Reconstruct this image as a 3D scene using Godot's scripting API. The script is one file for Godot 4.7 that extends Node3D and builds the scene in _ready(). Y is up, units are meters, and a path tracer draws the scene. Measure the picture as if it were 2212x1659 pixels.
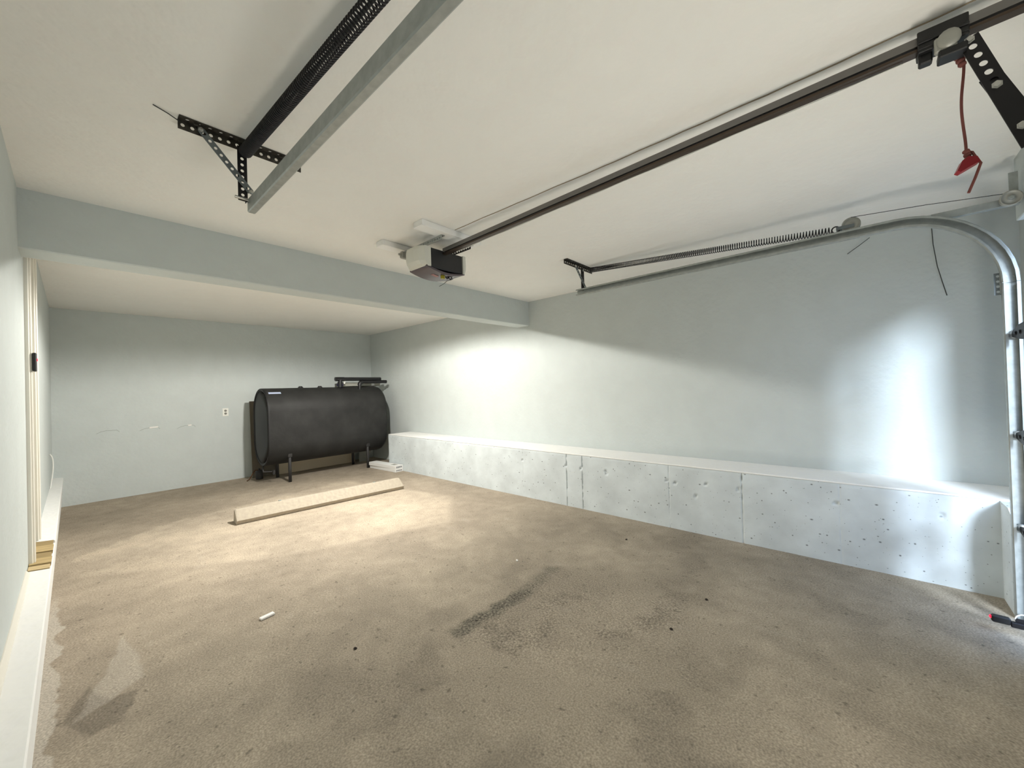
extends Node3D

const HC := 2.36        # main ceiling
const HR := 2.386       # ceiling of the recess
const XL := -0.178      # left wall
const XR := 3.898       # right wall above the ledge
const XK := 3.484       # face of the concrete knee wall on the right
const ZB := -7.184      # back wall
const BEAM_Z0 := -3.167
const BEAM_Z1 := -3.364
const BEAM_Y := 2.053
const LEDGE := 0.5605
const KNEE_END := -5.905
const FLAT := 0xFFFFFFFF

var M := {}
var used := {}
var rng := RandomNumberGenerator.new()

func _ready() -> void:
	rng.seed = 71
	setup_camera()
	setup_light()
	make_materials()
	build_shell()
	build_front()
	build_side_door()
	build_lamp()
	build_fill_light()
	build_tank()
	build_tank_surroundings()
	build_wheel_stop()
	build_opener()
	build_tracks()
	build_small_things()

# ------------------------------------------------------------------ camera and light
func setup_camera() -> void:
	var yaw := 0.84077
	var pitch := 0.009511
	var roll := -0.029528
	var f := Vector3(sin(yaw) * cos(pitch), sin(pitch), -cos(yaw) * cos(pitch))
	var r := Vector3(cos(yaw), 0, sin(yaw))
	var u := r.cross(f)
	var r2 := cos(roll) * r + sin(roll) * u
	var u2 := -sin(roll) * r + cos(roll) * u
	var cam := Camera3D.new()
	cam.name = "camera"
	cam.fov = rad_to_deg(2.0 * atan(829.5 / 848.577))
	cam.near = 0.02
	cam.far = 200.0
	add_child(cam)
	cam.transform = Transform3D(Basis(r2, u2, -f), Vector3(0, 1.27, 0))
	cam.current = true

const LAMP_AT := Vector3(1.92, 2.235, -3.95)
const LAMP_E := 9.8
const FILL_AT := Vector3(1.38, 0.05, 0.46)  # added fill light, out of view on the floor
const FILL_E := 1.9  # strength of the added fill on the ceiling

func setup_light() -> void:
	var we := WorldEnvironment.new()
	we.name = "world_environment"
	var e := Environment.new()
	e.background_mode = Environment.BG_SKY
	var sky := Sky.new()
	var sm := ProceduralSkyMaterial.new()
	sm.sky_top_color = Color(0.62, 0.74, 0.92)
	sm.sky_horizon_color = Color(0.86, 0.92, 1.0)
	sm.ground_bottom_color = Color(0.5, 0.5, 0.5)
	sm.ground_horizon_color = Color(0.7, 0.73, 0.76)
	sm.sky_energy_multiplier = 2.0
	sm.ground_energy_multiplier = 1.2
	sky.sky_material = sm
	e.sky = sky
	e.tonemap_mode = Environment.TONE_MAPPER_LINEAR
	e.tonemap_exposure = 1.0
	e.sdfgi_enabled = true
	e.ssao_enabled = true
	e.ssil_enabled = true
	we.environment = e
	add_child(we)
	var sun := DirectionalLight3D.new()
	sun.name = "hazy_sun"
	sun.light_color = Color(0.87, 0.93, 1.0)
	sun.light_energy = 2.3
	sun.light_angular_distance = 16.0
	sun.shadow_enabled = true
	add_child(sun)
	var d := Vector3(1.0, -0.48, -0.58).normalized()
	sun.look_at_from_position(Vector3.ZERO, d, Vector3.UP)

# ------------------------------------------------------------------ small helpers
func numbered(n: String) -> String:
	var k: int = used.get(n, -1) + 1
	used[n] = k
	return n if k == 0 else "%s_%03d" % [n, k]

func tag(o: Node, label: String, category: String, group := "", kind := "") -> Node:
	o.set_meta("label", label)
	o.set_meta("category", category)
	if group != "":
		o.set_meta("group", group)
	if kind != "":
		o.set_meta("kind", kind)
	return o

func thing(called: String, label: String, category: String, at := Vector3.ZERO, group := "", kind := "") -> Node3D:
	var o := Node3D.new()
	o.name = numbered(called)
	add_child(o, true)
	o.position = at
	tag(o, label, category, group, kind)
	return o

func nst(smooth := false) -> SurfaceTool:
	var s := SurfaceTool.new()
	s.begin(Mesh.PRIMITIVE_TRIANGLES)
	s.set_smooth_group(0 if smooth else FLAT)
	return s

func commit(called: String, s: SurfaceTool, m: Material, parent: Node = null) -> MeshInstance3D:
	s.generate_normals()
	var mi := MeshInstance3D.new()
	mi.mesh = s.commit()
	mi.material_override = m
	if parent == null:
		mi.name = numbered(called)
		add_child(mi, true)
	else:
		mi.name = called
		parent.add_child(mi, true)
	return mi

func tri(s: SurfaceTool, a: Vector3, b: Vector3, c: Vector3, out: Vector3) -> void:
	if (b - a).cross(c - a).dot(out) > 0.0:   # counter-clockwise from outside: turn it round
		s.add_vertex(a); s.add_vertex(c); s.add_vertex(b)
	else:
		s.add_vertex(a); s.add_vertex(b); s.add_vertex(c)

func quad(s: SurfaceTool, a: Vector3, b: Vector3, c: Vector3, d: Vector3, out: Vector3) -> void:
	tri(s, a, b, c, out)
	tri(s, a, c, d, out)

# a chamfered box; half sizes h, chamfer b
func box(s: SurfaceTool, c: Vector3, size: Vector3, b := 0.002, basis := Basis.IDENTITY) -> void:
	var h := size * 0.5
	b = minf(b, minf(h.x, minf(h.y, h.z)) * 0.45)
	var T := Transform3D(basis, c)
	for ax in 3:
		var i := (ax + 1) % 3
		var j := (ax + 2) % 3
		for sg in [-1.0, 1.0]:
			var p := []
			for q in [[-1, -1], [1, -1], [1, 1], [-1, 1]]:
				var v := Vector3.ZERO
				v[ax] = sg * h[ax]
				v[i] = q[0] * (h[i] - b)
				v[j] = q[1] * (h[j] - b)
				p.append(T * v)
			var n := Vector3.ZERO
			n[ax] = sg
			quad(s, p[0], p[1], p[2], p[3], basis * n)
		for s1 in [-1.0, 1.0]:
			for s2 in [-1.0, 1.0]:
				var pts := []
				for t in [-1.0, 1.0]:
					var v1 := Vector3.ZERO
					v1[ax] = t * (h[ax] - b)
					v1[i] = s1 * h[i]
					v1[j] = s2 * (h[j] - b)
					var v2 := v1
					v2[i] = s1 * (h[i] - b)
					v2[j] = s2 * h[j]
					pts.append(T * v1)
					pts.append(T * v2)
				var n2 := Vector3.ZERO
				n2[i] = s1
				n2[j] = s2
				quad(s, pts[0], pts[1], pts[3], pts[2], basis * n2)
	for sx in [-1.0, 1.0]:
		for sy in [-1.0, 1.0]:
			for sz in [-1.0, 1.0]:
				var g := Vector3(sx, sy, sz)
				tri(s, T * (g * Vector3(h.x, h.y - b, h.z - b)), T * (g * Vector3(h.x - b, h.y, h.z - b)), T * (g * Vector3(h.x - b, h.y - b, h.z)), basis * g)

func span(s: SurfaceTool, a: Vector3, b: Vector3, chamfer := 0.0015) -> void:   # box between two corners
	box(s, (a + b) * 0.5, (b - a).abs(), chamfer)

# sweep a closed profile (local x,y) through frames; optional caps
func sweep(s: SurfaceTool, prof: PackedVector2Array, frames: Array, smooth := false, caps := true, closed := false) -> void:
	var area := 0.0
	var n := prof.size()
	for i in n:
		area += prof[i].cross(prof[(i + 1) % n])
	if area < 0.0:
		prof = prof.duplicate()
		prof.reverse()
	s.set_smooth_group(0 if smooth else FLAT)
	var m := frames.size()
	for k in (m if closed else m - 1):
		var A: Transform3D = frames[k]
		var B: Transform3D = frames[(k + 1) % m]
		for i in n:
			var p := prof[i]
			var q := prof[(i + 1) % n]
			var e := q - p
			var out := A.basis * Vector3(e.y, -e.x, 0)
			var a := A * Vector3(p.x, p.y, 0)
			var b := A * Vector3(q.x, q.y, 0)
			var c := B * Vector3(q.x, q.y, 0)
			var d := B * Vector3(p.x, p.y, 0)
			quad(s, a, b, c, d, out)
	if caps and not closed:
		s.set_smooth_group(FLAT)
		var t := Geometry2D.triangulate_polygon(prof)
		for end in [0, m - 1]:
			var F: Transform3D = frames[end]
			var o := F.basis.z * (-1.0 if end == 0 else 1.0)
			for i in range(0, t.size(), 3):
				tri(s, F * Vector3(prof[t[i]].x, prof[t[i]].y, 0), F * Vector3(prof[t[i + 1]].x, prof[t[i + 1]].y, 0), F * Vector3(prof[t[i + 2]].x, prof[t[i + 2]].y, 0), o)
	s.set_smooth_group(FLAT)

func frame(at: Vector3, x: Vector3, y: Vector3) -> Transform3D:
	return Transform3D(Basis(x, y, x.cross(y)), at)

func ring(r: float, n: int, rz := 0.0) -> PackedVector2Array:
	var p := PackedVector2Array()
	for i in n:
		var a := TAU * i / n
		p.append(Vector2(cos(a) * r, sin(a) * (rz if rz > 0.0 else r)))
	return p

func tube(s: SurfaceTool, pts: Array, r: float, sides := 8, caps := true) -> void:
	var frames := []
	var up := Vector3.ZERO
	for i in pts.size():
		var a: Vector3 = pts[maxi(i - 1, 0)]
		var b: Vector3 = pts[mini(i + 1, pts.size() - 1)]
		var t := (b - a).normalized()
		if up == Vector3.ZERO:
			up = Vector3.UP if absf(t.y) < 0.9 else Vector3.RIGHT
		var x := up.cross(t).normalized()
		up = t.cross(x).normalized()
		frames.append(Transform3D(Basis(x, up, t), pts[i]))
	sweep(s, ring(r, sides), frames, true, caps)

# lathe: profile of (radius, height) along an axis
func lathe(s: SurfaceTool, prof: Array, at: Vector3, axis := Vector3.UP, sides := 24, smooth := true) -> void:
	var z := axis.normalized()
	var x := (Vector3.RIGHT if absf(z.x) < 0.9 else Vector3.FORWARD).cross(z).normalized()
	var y := z.cross(x)
	s.set_smooth_group(0 if smooth else FLAT)
	for k in prof.size() - 1:
		var p: Vector2 = prof[k]
		var q: Vector2 = prof[k + 1]
		for i in sides:
			var a := TAU * i / sides
			var b := TAU * (i + 1) / sides
			var da := x * cos(a) + y * sin(a)
			var db := x * cos(b) + y * sin(b)
			var dm := x * cos((a + b) / 2) + y * sin((a + b) / 2)
			var out := dm * (q.y - p.y) - z * (q.x - p.x)
			var A := at + da * p.x + z * p.y
			var B := at + db * p.x + z * p.y
			var C := at + db * q.x + z * q.y
			var D := at + da * q.x + z * q.y
			if p.x < 1e-6:
				tri(s, A, C, D, out)
			elif q.x < 1e-6:
				tri(s, A, B, C, out)
			else:
				quad(s, A, B, C, D, out)
	s.set_smooth_group(FLAT)

# flat bar of length L (local x) and width w (local y), thickness t (local z), round holes every pitch
func perforated(s: SurfaceTool, T: Transform3D, L: float, w: float, t: float, pitch: float, r: float, skip_from := 1e9) -> void:
	s.set_smooth_group(FLAT)
	var n := int(L / pitch)
	var x0 := (L - n * pitch) / 2
	var Bz := T.basis.z.normalized()
	var By := T.basis.y.normalized()
	var Bx := T.basis.x.normalized()
	for side in [-0.5, 0.5]:
		if x0 > 1e-5:
			for e in [[0.0, x0], [L - x0, L]]:
				quad(s, T * Vector3(e[0], -w / 2, side * t), T * Vector3(e[1], -w / 2, side * t), T * Vector3(e[1], w / 2, side * t), T * Vector3(e[0], w / 2, side * t), Bz * side)
		quad(s, T * Vector3(0, side * w, -t / 2), T * Vector3(L, side * w, -t / 2), T * Vector3(L, side * w, t / 2), T * Vector3(0, side * w, t / 2), By * side)
		var ex := 0.0 if side < 0 else L
		quad(s, T * Vector3(ex, -w / 2, -t / 2), T * Vector3(ex, w / 2, -t / 2), T * Vector3(ex, w / 2, t / 2), T * Vector3(ex, -w / 2, t / 2), Bx * side)
	for k in n:
		var cx := x0 + (k + 0.5) * pitch
		if cx > skip_from:
			for side in [-0.5, 0.5]:
				quad(s, T * Vector3(cx - pitch / 2, -w / 2, side * t), T * Vector3(cx + pitch / 2, -w / 2, side * t), T * Vector3(cx + pitch / 2, w / 2, side * t), T * Vector3(cx - pitch / 2, w / 2, side * t), Bz * side)
			continue
		for i in 16:
			var o := []
			var h := []
			for j in [i, i + 1]:
				var a: float = TAU * j / 16.0 + TAU / 16.0 * 2.0 - TAU / 8.0
				var d := Vector2(cos(a), sin(a))
				var sc := minf((pitch / 2) / maxf(absf(d.x), 1e-6), (w / 2) / maxf(absf(d.y), 1e-6))
				o.append(Vector2(cx, 0) + d * sc)
				h.append(Vector2(cx, 0) + d * r)
			for side in [-0.5, 0.5]:
				var z: float = side * t
				quad(s, T * Vector3(o[0].x, o[0].y, z), T * Vector3(o[1].x, o[1].y, z), T * Vector3(h[1].x, h[1].y, z), T * Vector3(h[0].x, h[0].y, z), Bz * side)
				# corner filler where the square's corner falls between two rays
				if absf(o[0].x - o[1].x) > 1e-6 and absf(o[0].y - o[1].y) > 1e-6:
					var cxy := Vector2(o[0].x if absf(absf(o[0].x - cx) - pitch / 2) < 1e-6 else o[1].x, o[0].y if absf(absf(o[0].y) - w / 2) < 1e-6 else o[1].y)
					tri(s, T * Vector3(o[0].x, o[0].y, z), T * Vector3(o[1].x, o[1].y, z), T * Vector3(cxy.x, cxy.y, z), Bz * side)
			var mid: Vector2 = Vector2(cx, 0) - (h[0] + h[1]) / 2
			quad(s, T * Vector3(h[0].x, h[0].y, -t / 2), T * Vector3(h[1].x, h[1].y, -t / 2), T * Vector3(h[1].x, h[1].y, t / 2), T * Vector3(h[0].x, h[0].y, t / 2), Bx * mid.x + By * mid.y)

func bar_frame(a: Vector3, b: Vector3, face: Vector3) -> Transform3D:   # local x from a to b, local z towards face
	var x := (b - a).normalized()
	var y := face.cross(x).normalized()
	return Transform3D(Basis(x, y, x.cross(y)), a)

func bolt(s: SurfaceTool, at: Vector3, axis: Vector3, r := 0.007, h := 0.006) -> void:
	lathe(s, [Vector2(r * 1.35, 0), Vector2(r * 1.35, h * 0.25), Vector2(r, h * 0.3), Vector2(r, h * 0.9), Vector2(r * 0.8, h), Vector2(0, h)], at, axis, 6, false)

# ------------------------------------------------------------------ materials
func mat(c: Color, rough := 0.6, metal := 0.0, spec := 0.5) -> StandardMaterial3D:
	var m := StandardMaterial3D.new()
	m.albedo_color = c
	m.roughness = rough
	m.metallic = metal
	m.metallic_specular = spec
	return m

func noise_img(seed_: int, freq: float, w: int, oct := 4, type := FastNoiseLite.TYPE_SIMPLEX_SMOOTH) -> Image:
	var n := FastNoiseLite.new()
	n.seed = seed_
	n.frequency = freq
	n.noise_type = type
	n.fractal_octaves = oct
	return n.get_seamless_image(w, w)

func tex(img: Image) -> ImageTexture:
	img.generate_mipmaps()
	return ImageTexture.create_from_image(img)

func tone(img: Image, lo: Color, hi: Color) -> ImageTexture:   # grey image -> colour ramp between two colours
	var src := img.duplicate() as Image
	src.clear_mipmaps()
	src.convert(Image.FORMAT_L8)
	var d := src.get_data()
	var out := PackedByteArray()
	out.resize(d.size() * 3)
	for i in d.size():
		var t := d[i] / 255.0
		out[i * 3] = int((lo.r + (hi.r - lo.r) * t) * 255.0)
		out[i * 3 + 1] = int((lo.g + (hi.g - lo.g) * t) * 255.0)
		out[i * 3 + 2] = int((lo.b + (hi.b - lo.b) * t) * 255.0)
	return tex(Image.create_from_data(src.get_width(), src.get_height(), false, Image.FORMAT_RGB8, out))

func bump(img: Image, k: float) -> ImageTexture:
	var b := img.duplicate() as Image
	b.clear_mipmaps()
	b.convert(Image.FORMAT_RGBA8)
	b.bump_map_to_normal_map(k)
	return tex(b)

func triplanar(m: StandardMaterial3D, metres: float) -> StandardMaterial3D:
	m.uv1_triplanar = true
	m.uv1_world_triplanar = true
	m.uv1_scale = Vector3.ONE / metres
	return m

func make_materials() -> void:
	var peel := noise_img(3, 0.06, 256, 3)
	var peel_n := bump(peel, 2.0)
	var cloud := noise_img(5, 0.012, 256, 4)
	for q in [["wall", Color(0.785, 0.81, 0.803)], ["ceiling", Color(0.945, 0.94, 0.92)], ["white", Color(0.955, 0.955, 0.945)], ["beam", Color(0.785, 0.81, 0.803)]]:
		var m := mat(Color.WHITE, 0.75, 0.0, 0.3)
		var c: Color = q[1]
		m.albedo_texture = tone(cloud, c * 0.99, c * 1.01 if c.r < 0.9 else c)
		m.normal_enabled = true
		m.normal_texture = peel_n
		m.normal_scale = 0.25
		M[q[0]] = triplanar(m, 0.9)
	M.trim = mat(Color(0.90, 0.885, 0.84), 0.45)
	M.knee = knee_material()
	M.floor = floor_material()
	var steel_noise := noise_img(8, 0.03, 256, 4)
	var g := mat(Color.WHITE, 0.45, 0.55)
	g.albedo_texture = tone(steel_noise, Color(0.60, 0.62, 0.61), Color(0.68, 0.70, 0.69))
	M.galv = triplanar(g, 0.35)
	var g2 := mat(Color.WHITE, 0.5, 0.6)
	g2.albedo_texture = tone(steel_noise, Color(0.20, 0.19, 0.17), Color(0.36, 0.35, 0.32))
	M.angle = triplanar(g2, 0.25)
	M.angle_light = triplanar(mat(Color(0.46, 0.49, 0.50), 0.45, 0.6), 0.3)
	M.spring = mat(Color(0.17, 0.165, 0.175), 0.45, 0.5)
	M.black_metal = mat(Color(0.09, 0.085, 0.095), 0.45, 0.35)
	M.bolt = mat(Color(0.72, 0.72, 0.70), 0.35, 0.8)
	M.rail = mat(Color(0.47, 0.46, 0.45), 0.4, 0.6)
	M.rail_lip = mat(Color(0.30, 0.25, 0.21), 0.4, 0.6)
	M.black = mat(Color(0.055, 0.055, 0.06), 0.5)
	M.cable = mat(Color(0.25, 0.26, 0.26), 0.4, 0.5)
	M.cast = mat(Color(0.66, 0.66, 0.63), 0.5, 0.4)
	M.lens = mat(Color(0.83, 0.83, 0.79), 0.35)
	M.housing = mat(Color(0.155, 0.155, 0.16), 0.5)
	M.belly = mat(Color(0.33, 0.295, 0.315), 0.35)
	M.sticker = mat(Color(0.90, 0.90, 0.90), 0.5)
	M.pink = mat(Color(0.62, 0.45, 0.45), 0.5)
	M.yellow = mat(Color(0.62, 0.58, 0.12), 0.5)
	M.red = mat(Color(0.52, 0.01, 0.09), 0.4)
	M.rope = mat(Color(0.48, 0.28, 0.26), 0.9)
	var tk := mat(Color.WHITE, 0.62, 0.0, 0.4)
	var tn := noise_img(21, 0.008, 512, 5)
	tk.albedo_texture = tone(tn, Color(0.125, 0.125, 0.123), Color(0.20, 0.20, 0.196))
	tk.normal_enabled = true
	tk.normal_texture = peel_n
	tk.normal_scale = 0.2
	M.tank = triplanar(tk, 1.3)
	M.tank_end = mat(Color(0.10, 0.10, 0.105), 0.55)
	M.leg = mat(Color(0.17, 0.165, 0.165), 0.55)
	M.gauge = mat(Color(0.18, 0.16, 0.30), 0.5)
	M.pipe = mat(Color(0.065, 0.065, 0.075), 0.4)
	M.card_lit = mat(Color(0.80, 0.74, 0.63), 0.85)  # floor-reflected light put into this paler tone
	M.card_grey = mat(Color(0.60, 0.60, 0.56), 0.85)
	M.board = mat(Color(0.42, 0.39, 0.34), 0.85)
	M.label_blue = mat(Color(0.72, 0.76, 0.86), 0.5)
	M.ink = mat(Color(0.30, 0.32, 0.36), 0.6)
	var cs := mat(Color.WHITE, 0.9)
	cs.albedo_texture = tone(noise_img(31, 0.05, 256, 4), Color(0.63, 0.59, 0.53), Color(0.71, 0.67, 0.60))
	M.curb = triplanar(cs, 0.5)
	M.carton = mat(Color(0.90, 0.90, 0.89), 0.7)
	M.plate = mat(Color(0.93, 0.93, 0.90), 0.4)
	M.socket = mat(Color(0.55, 0.54, 0.50), 0.5)
	M.slot = mat(Color(0.12, 0.12, 0.12), 0.6)
	M.chip = mat(Color(0.94, 0.93, 0.91), 0.8)
	M.gouge = mat(Color(0.55, 0.57, 0.54), 0.9)
	M.wire = mat(Color(0.62, 0.56, 0.47), 0.7)
	M.white_wire = mat(Color(0.90, 0.90, 0.88), 0.5)
	M.drive = mat(Color(0.60, 0.60, 0.59), 0.9)
	M.doorskin = mat(Color(0.86, 0.87, 0.87), 0.5)
	M.seal = mat(Color(0.08, 0.08, 0.08), 0.7)
	M.dirt = mat(Color(0.16, 0.13, 0.10), 0.95)
	var led := mat(Color(0.9, 0.1, 0.15), 0.3)
	led.emission_enabled = true
	led.emission = Color(1.0, 0.08, 0.2)
	led.emission_energy_multiplier = 3.0
	M.led = led
	var bulb := mat(Color(1, 0.98, 0.94), 0.3)
	bulb.emission_enabled = true
	bulb.emission = Color(1.0, 0.93, 0.80)
	bulb.emission_energy_multiplier = 3.0
	M.bulb = bulb
	for k in 3:
		var wm := mat(Color.WHITE, 0.8)
		var gi := Image.create(128, 128, false, Image.FORMAT_RGB8)
		var nz := FastNoiseLite.new()
		nz.seed = 50 + k
		nz.frequency = 0.06
		var base: Color = [Color(0.72, 0.63, 0.45), Color(0.60, 0.52, 0.36), Color(0.80, 0.71, 0.54)][k]
		for yy in 128:
			for xx in 128:
				var v := nz.get_noise_2d(xx * 0.12, yy * 1.6)
				gi.set_pixel(xx, yy, base * (1.0 + 0.28 * v))
		wm.albedo_texture = tex(gi)
		wm.uv1_triplanar = true
		wm.uv1_world_triplanar = true
		wm.uv1_scale = Vector3(3, 3, 8)
		M["wood%d" % k] = wm

func knee_material() -> StandardMaterial3D:
	var W := 1024
	var hgt := Image.create(W, W, false, Image.FORMAT_L8)
	hgt.fill(Color(0.7, 0.7, 0.7))
	var alb := Image.create(W, W, false, Image.FORMAT_RGB8)
	var n := noise_img(41, 0.004, W, 5)
	n.convert(Image.FORMAT_L8)
	var nd := n.get_data()
	var d := PackedByteArray()
	d.resize(W * W * 3)
	for i in W * W:
		var t := nd[i] / 255.0
		var v := 0.815 + 0.08 * t
		d[i * 3] = int(v * 0.955 * 255)
		d[i * 3 + 1] = int(v * 0.99 * 255)
		d[i * 3 + 2] = int(v * 1.0 * 255)
	alb = Image.create_from_data(W, W, false, Image.FORMAT_RGB8, d)
	var hd := nd.duplicate()
	for i in W * W:
		hd[i] = 165 + int(nd[i] * 0.25)
	for k in 1100:
		var big := rng.randf() < 0.10
		var r := rng.randf_range(2.5, 5.0) if big else rng.randf_range(1.0, 2.2)
		var cx := rng.randi_range(8, W - 9)
		var cy := rng.randi_range(8, W - 9)
		var sq := rng.randf_range(0.5, 1.0)
		for yy in range(-6, 7):
			for xx in range(-8, 9):
				var q := Vector2(xx * sq, yy).length() / r
				if q < 1.0:
					var p := (cy + yy) * W + clampi(cx + xx, 0, W - 1)
					hd[p] = maxi(0, hd[p] - int(130 * (1.0 - q * q)))
					if big or k % 3 == 0:
						var f := 1.0 - 0.62 * (1.0 - q)
						for c in 3:
							d[p * 3 + c] = int(d[p * 3 + c] * f)
	alb = Image.create_from_data(W, W, false, Image.FORMAT_RGB8, d)
	hgt = Image.create_from_data(W, W, false, Image.FORMAT_L8, hd)
	var m := mat(Color.WHITE, 0.8, 0.0, 0.3)
	m.albedo_texture = tex(alb)
	m.normal_enabled = true
	m.normal_texture = bump(hgt, 3.0)
	m.normal_scale = 0.7
	return triplanar(m, 1.37)

# the floor's own colour: concrete, worn patches, paint splashes; covers FX x FZ metres from FO
const FO := Vector2(-0.33, -7.4)
const FS := Vector2(4.3, 8.26)

func in_poly(p: Vector2, poly: PackedVector2Array, soft: float) -> float:
	var inside := Geometry2D.is_point_in_polygon(p, poly)
	var best := 1e9
	for i in poly.size():
		best = minf(best, p.distance_to(Geometry2D.get_closest_point_to_segment(p, poly[i], poly[(i + 1) % poly.size()])))
	var sd := best if inside else -best
	return smoothstep(-soft, soft, sd)

func floor_material() -> StandardMaterial3D:
	var W := 900
	var H := 1780
	var big := FastNoiseLite.new()
	big.seed = 11; big.frequency = 0.9; big.fractal_octaves = 4
	var mid := FastNoiseLite.new()
	mid.seed = 12; mid.frequency = 6.0; mid.fractal_octaves = 3
	var fine := FastNoiseLite.new()
	fine.seed = 13; fine.frequency = 60.0; fine.fractal_octaves = 2
	var blot := FastNoiseLite.new()
	blot.seed = 17; blot.frequency = 1.9; blot.fractal_octaves = 5
	var d := PackedByteArray()
	d.resize(W * H * 3)
	var hd := PackedByteArray()
	hd.resize(W * H)
	var rough := PackedVector2Array([Vector2(1.28, -1.66), Vector2(2.22, -1.66), Vector2(2.45, -1.15), Vector2(2.2, -0.6), Vector2(1.5, -0.75), Vector2(1.25, -1.2)])
	var worn := PackedVector2Array([Vector2(-0.01, -4.24), Vector2(1.05, -3.44), Vector2(2.4, -3.0), Vector2(3.0, -3.7), Vector2(2.6, -5.6), Vector2(0.6, -5.3), Vector2(0.0, -4.75)])
	var smear := PackedVector2Array([Vector2(-0.02, -2.35), Vector2(0.10, -2.72), Vector2(0.16, -3.0), Vector2(0.20, -2.72), Vector2(0.20, -2.50), Vector2(0.10, -2.42)])
	var smear2 := PackedVector2Array([Vector2(-0.05, -2.40), Vector2(0.03, -2.60), Vector2(0.08, -2.43), Vector2(0.18, -2.40), Vector2(0.12, -2.22), Vector2(0.02, -2.22)])
	for yy in H:
		for xx in W:
			var p := FO + Vector2((xx + 0.5) / W, (yy + 0.5) / H) * FS
			var b := big.get_noise_2d(p.x, p.y)
			var m := mid.get_noise_2d(p.x, p.y)
			var f := fine.get_noise_2d(p.x, p.y)
			var v := 1.0 + 0.12 * b + 0.06 * m + 0.07 * f
			var hgt := 128.0 + 22.0 * m + 30.0 * f
			var tint := 0.0
			# rough patch with exposed aggregate, a dark seam along its far edge
			if p.x > 0.9 and p.y > -2.1 and p.x < 2.9 and p.y < -0.3:
				var k := in_poly(p + Vector2(0.10 * m + 0.1 * b, 0.06 * m), rough, 0.28 if p.y > -1.5 else 0.06)
				v *= 1.0 - k * (0.05 + 0.20 * f + 0.10 * m)
				hgt += k * 80.0 * f
				var sp := p + Vector2(0.05 * m, 0.035 * m)
				var sd := sp.distance_to(Geometry2D.get_closest_point_to_segment(sp, Vector2(1.33, -1.62), Vector2(1.85, -1.60)))
				var se := sp.distance_to(Geometry2D.get_closest_point_to_segment(sp, Vector2(1.85, -1.60), Vector2(2.2, -1.66)))
				var kb := maxf(1.0 - smoothstep(0.015, 0.075, sd), 0.55 * (1.0 - smoothstep(0.01, 0.09, se)))
				v *= 1.0 - kb * (0.24 + 0.25 * f)
				tint = 0.3 * kb
			# the front of the bay is rougher, mottled and greyer
			var near := smoothstep(-3.4, -1.6, p.y + 0.4 * b)
			hgt += near * 30.0 * f
			var bl2 := smoothstep(0.02, 0.42, blot.get_noise_2d(p.x, p.y))
			v *= 1.0 - near * bl2 * (0.075 + 0.16 * f + 0.10 * m)
			var fl := mid.get_noise_2d(p.x * 3.1 + 7.0, p.y * 3.1)
			v *= 1.0 - 0.22 * smoothstep(0.50, 0.68, fl)
			tint += near * 0.2
			if p.y > -6.0 and p.y < -2.8:
				v *= 1.0 + 0.10 * in_poly(p + Vector2(0.02 * m, 0.03 * m), worn, 0.05)
			var pale := 0.0
			if p.x < 0.06 and p.y > -4.2 and p.y < -1.2:      # paint splashed along the ledge
				var edge := -0.075 + 0.035 * mid.get_noise_2d(p.x * 0.4 + 9.0, p.y * 0.7) + 0.03 * big.get_noise_2d(3.0, p.y * 3.0)
				pale = 0.55 * (1.0 - smoothstep(edge - 0.006, edge + 0.006, p.x)) * smoothstep(-4.1, -3.5, p.y)
			if p.x < 0.4 and p.y > -3.2 and p.y < -2.0:
				pale = maxf(pale, 0.32 * in_poly(p + Vector2(0.01 * m, 0.02 * m), smear, 0.012))
				v *= 1.0 - 0.16 * in_poly(p + Vector2(0.012 * m, 0.02 * m), smear2, 0.012)
			# pale rubbed streaks
			var st := mid.get_noise_2d(p.x * 0.9 + 40.0, p.y * 0.35)
			pale = maxf(pale, 0.10 * smoothstep(0.45, 0.75, st))
			var r := 0.725 * v
			var g := 0.672 * v
			var bl := 0.60 * v
			r = lerpf(r, r * 0.95, tint)
			bl = lerpf(bl, bl * 1.0, tint)
			r = lerpf(r, 0.90, pale); g = lerpf(g, 0.875, pale); bl = lerpf(bl, 0.83, pale)
			var i := yy * W + xx
			d[i * 3] = clampi(int(r * 255), 0, 255)
			d[i * 3 + 1] = clampi(int(g * 255), 0, 255)
			d[i * 3 + 2] = clampi(int(bl * 255), 0, 255)
			hd[i] = clampi(int(hgt), 0, 255)
	var m := mat(Color.WHITE, 0.88, 0.0, 0.25)
	m.albedo_texture = tex(Image.create_from_data(W, H, false, Image.FORMAT_RGB8, d))
	m.normal_enabled = true
	m.normal_texture = bump(Image.create_from_data(W, H, false, Image.FORMAT_L8, hd), 1.6)
	m.normal_scale = 0.5
	# fine grain over it
	m.detail_enabled = true
	m.detail_blend_mode = BaseMaterial3D.BLEND_MODE_MUL
	m.detail_uv_layer = BaseMaterial3D.DETAIL_UV_2
	m.detail_albedo = tone(noise_img(19, 0.16, 512, 3), Color(0.72, 0.72, 0.72), Color(1, 1, 1))
	return m

# ------------------------------------------------------------------ the room
func struct_box(called: String, a: Vector3, b: Vector3, m: Material, label: String, category: String) -> MeshInstance3D:
	var s := nst()
	span(s, a, b, 0.003)
	var o := commit(called, s, m)
	tag(o, label, category, "", "structure")
	return o

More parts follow.
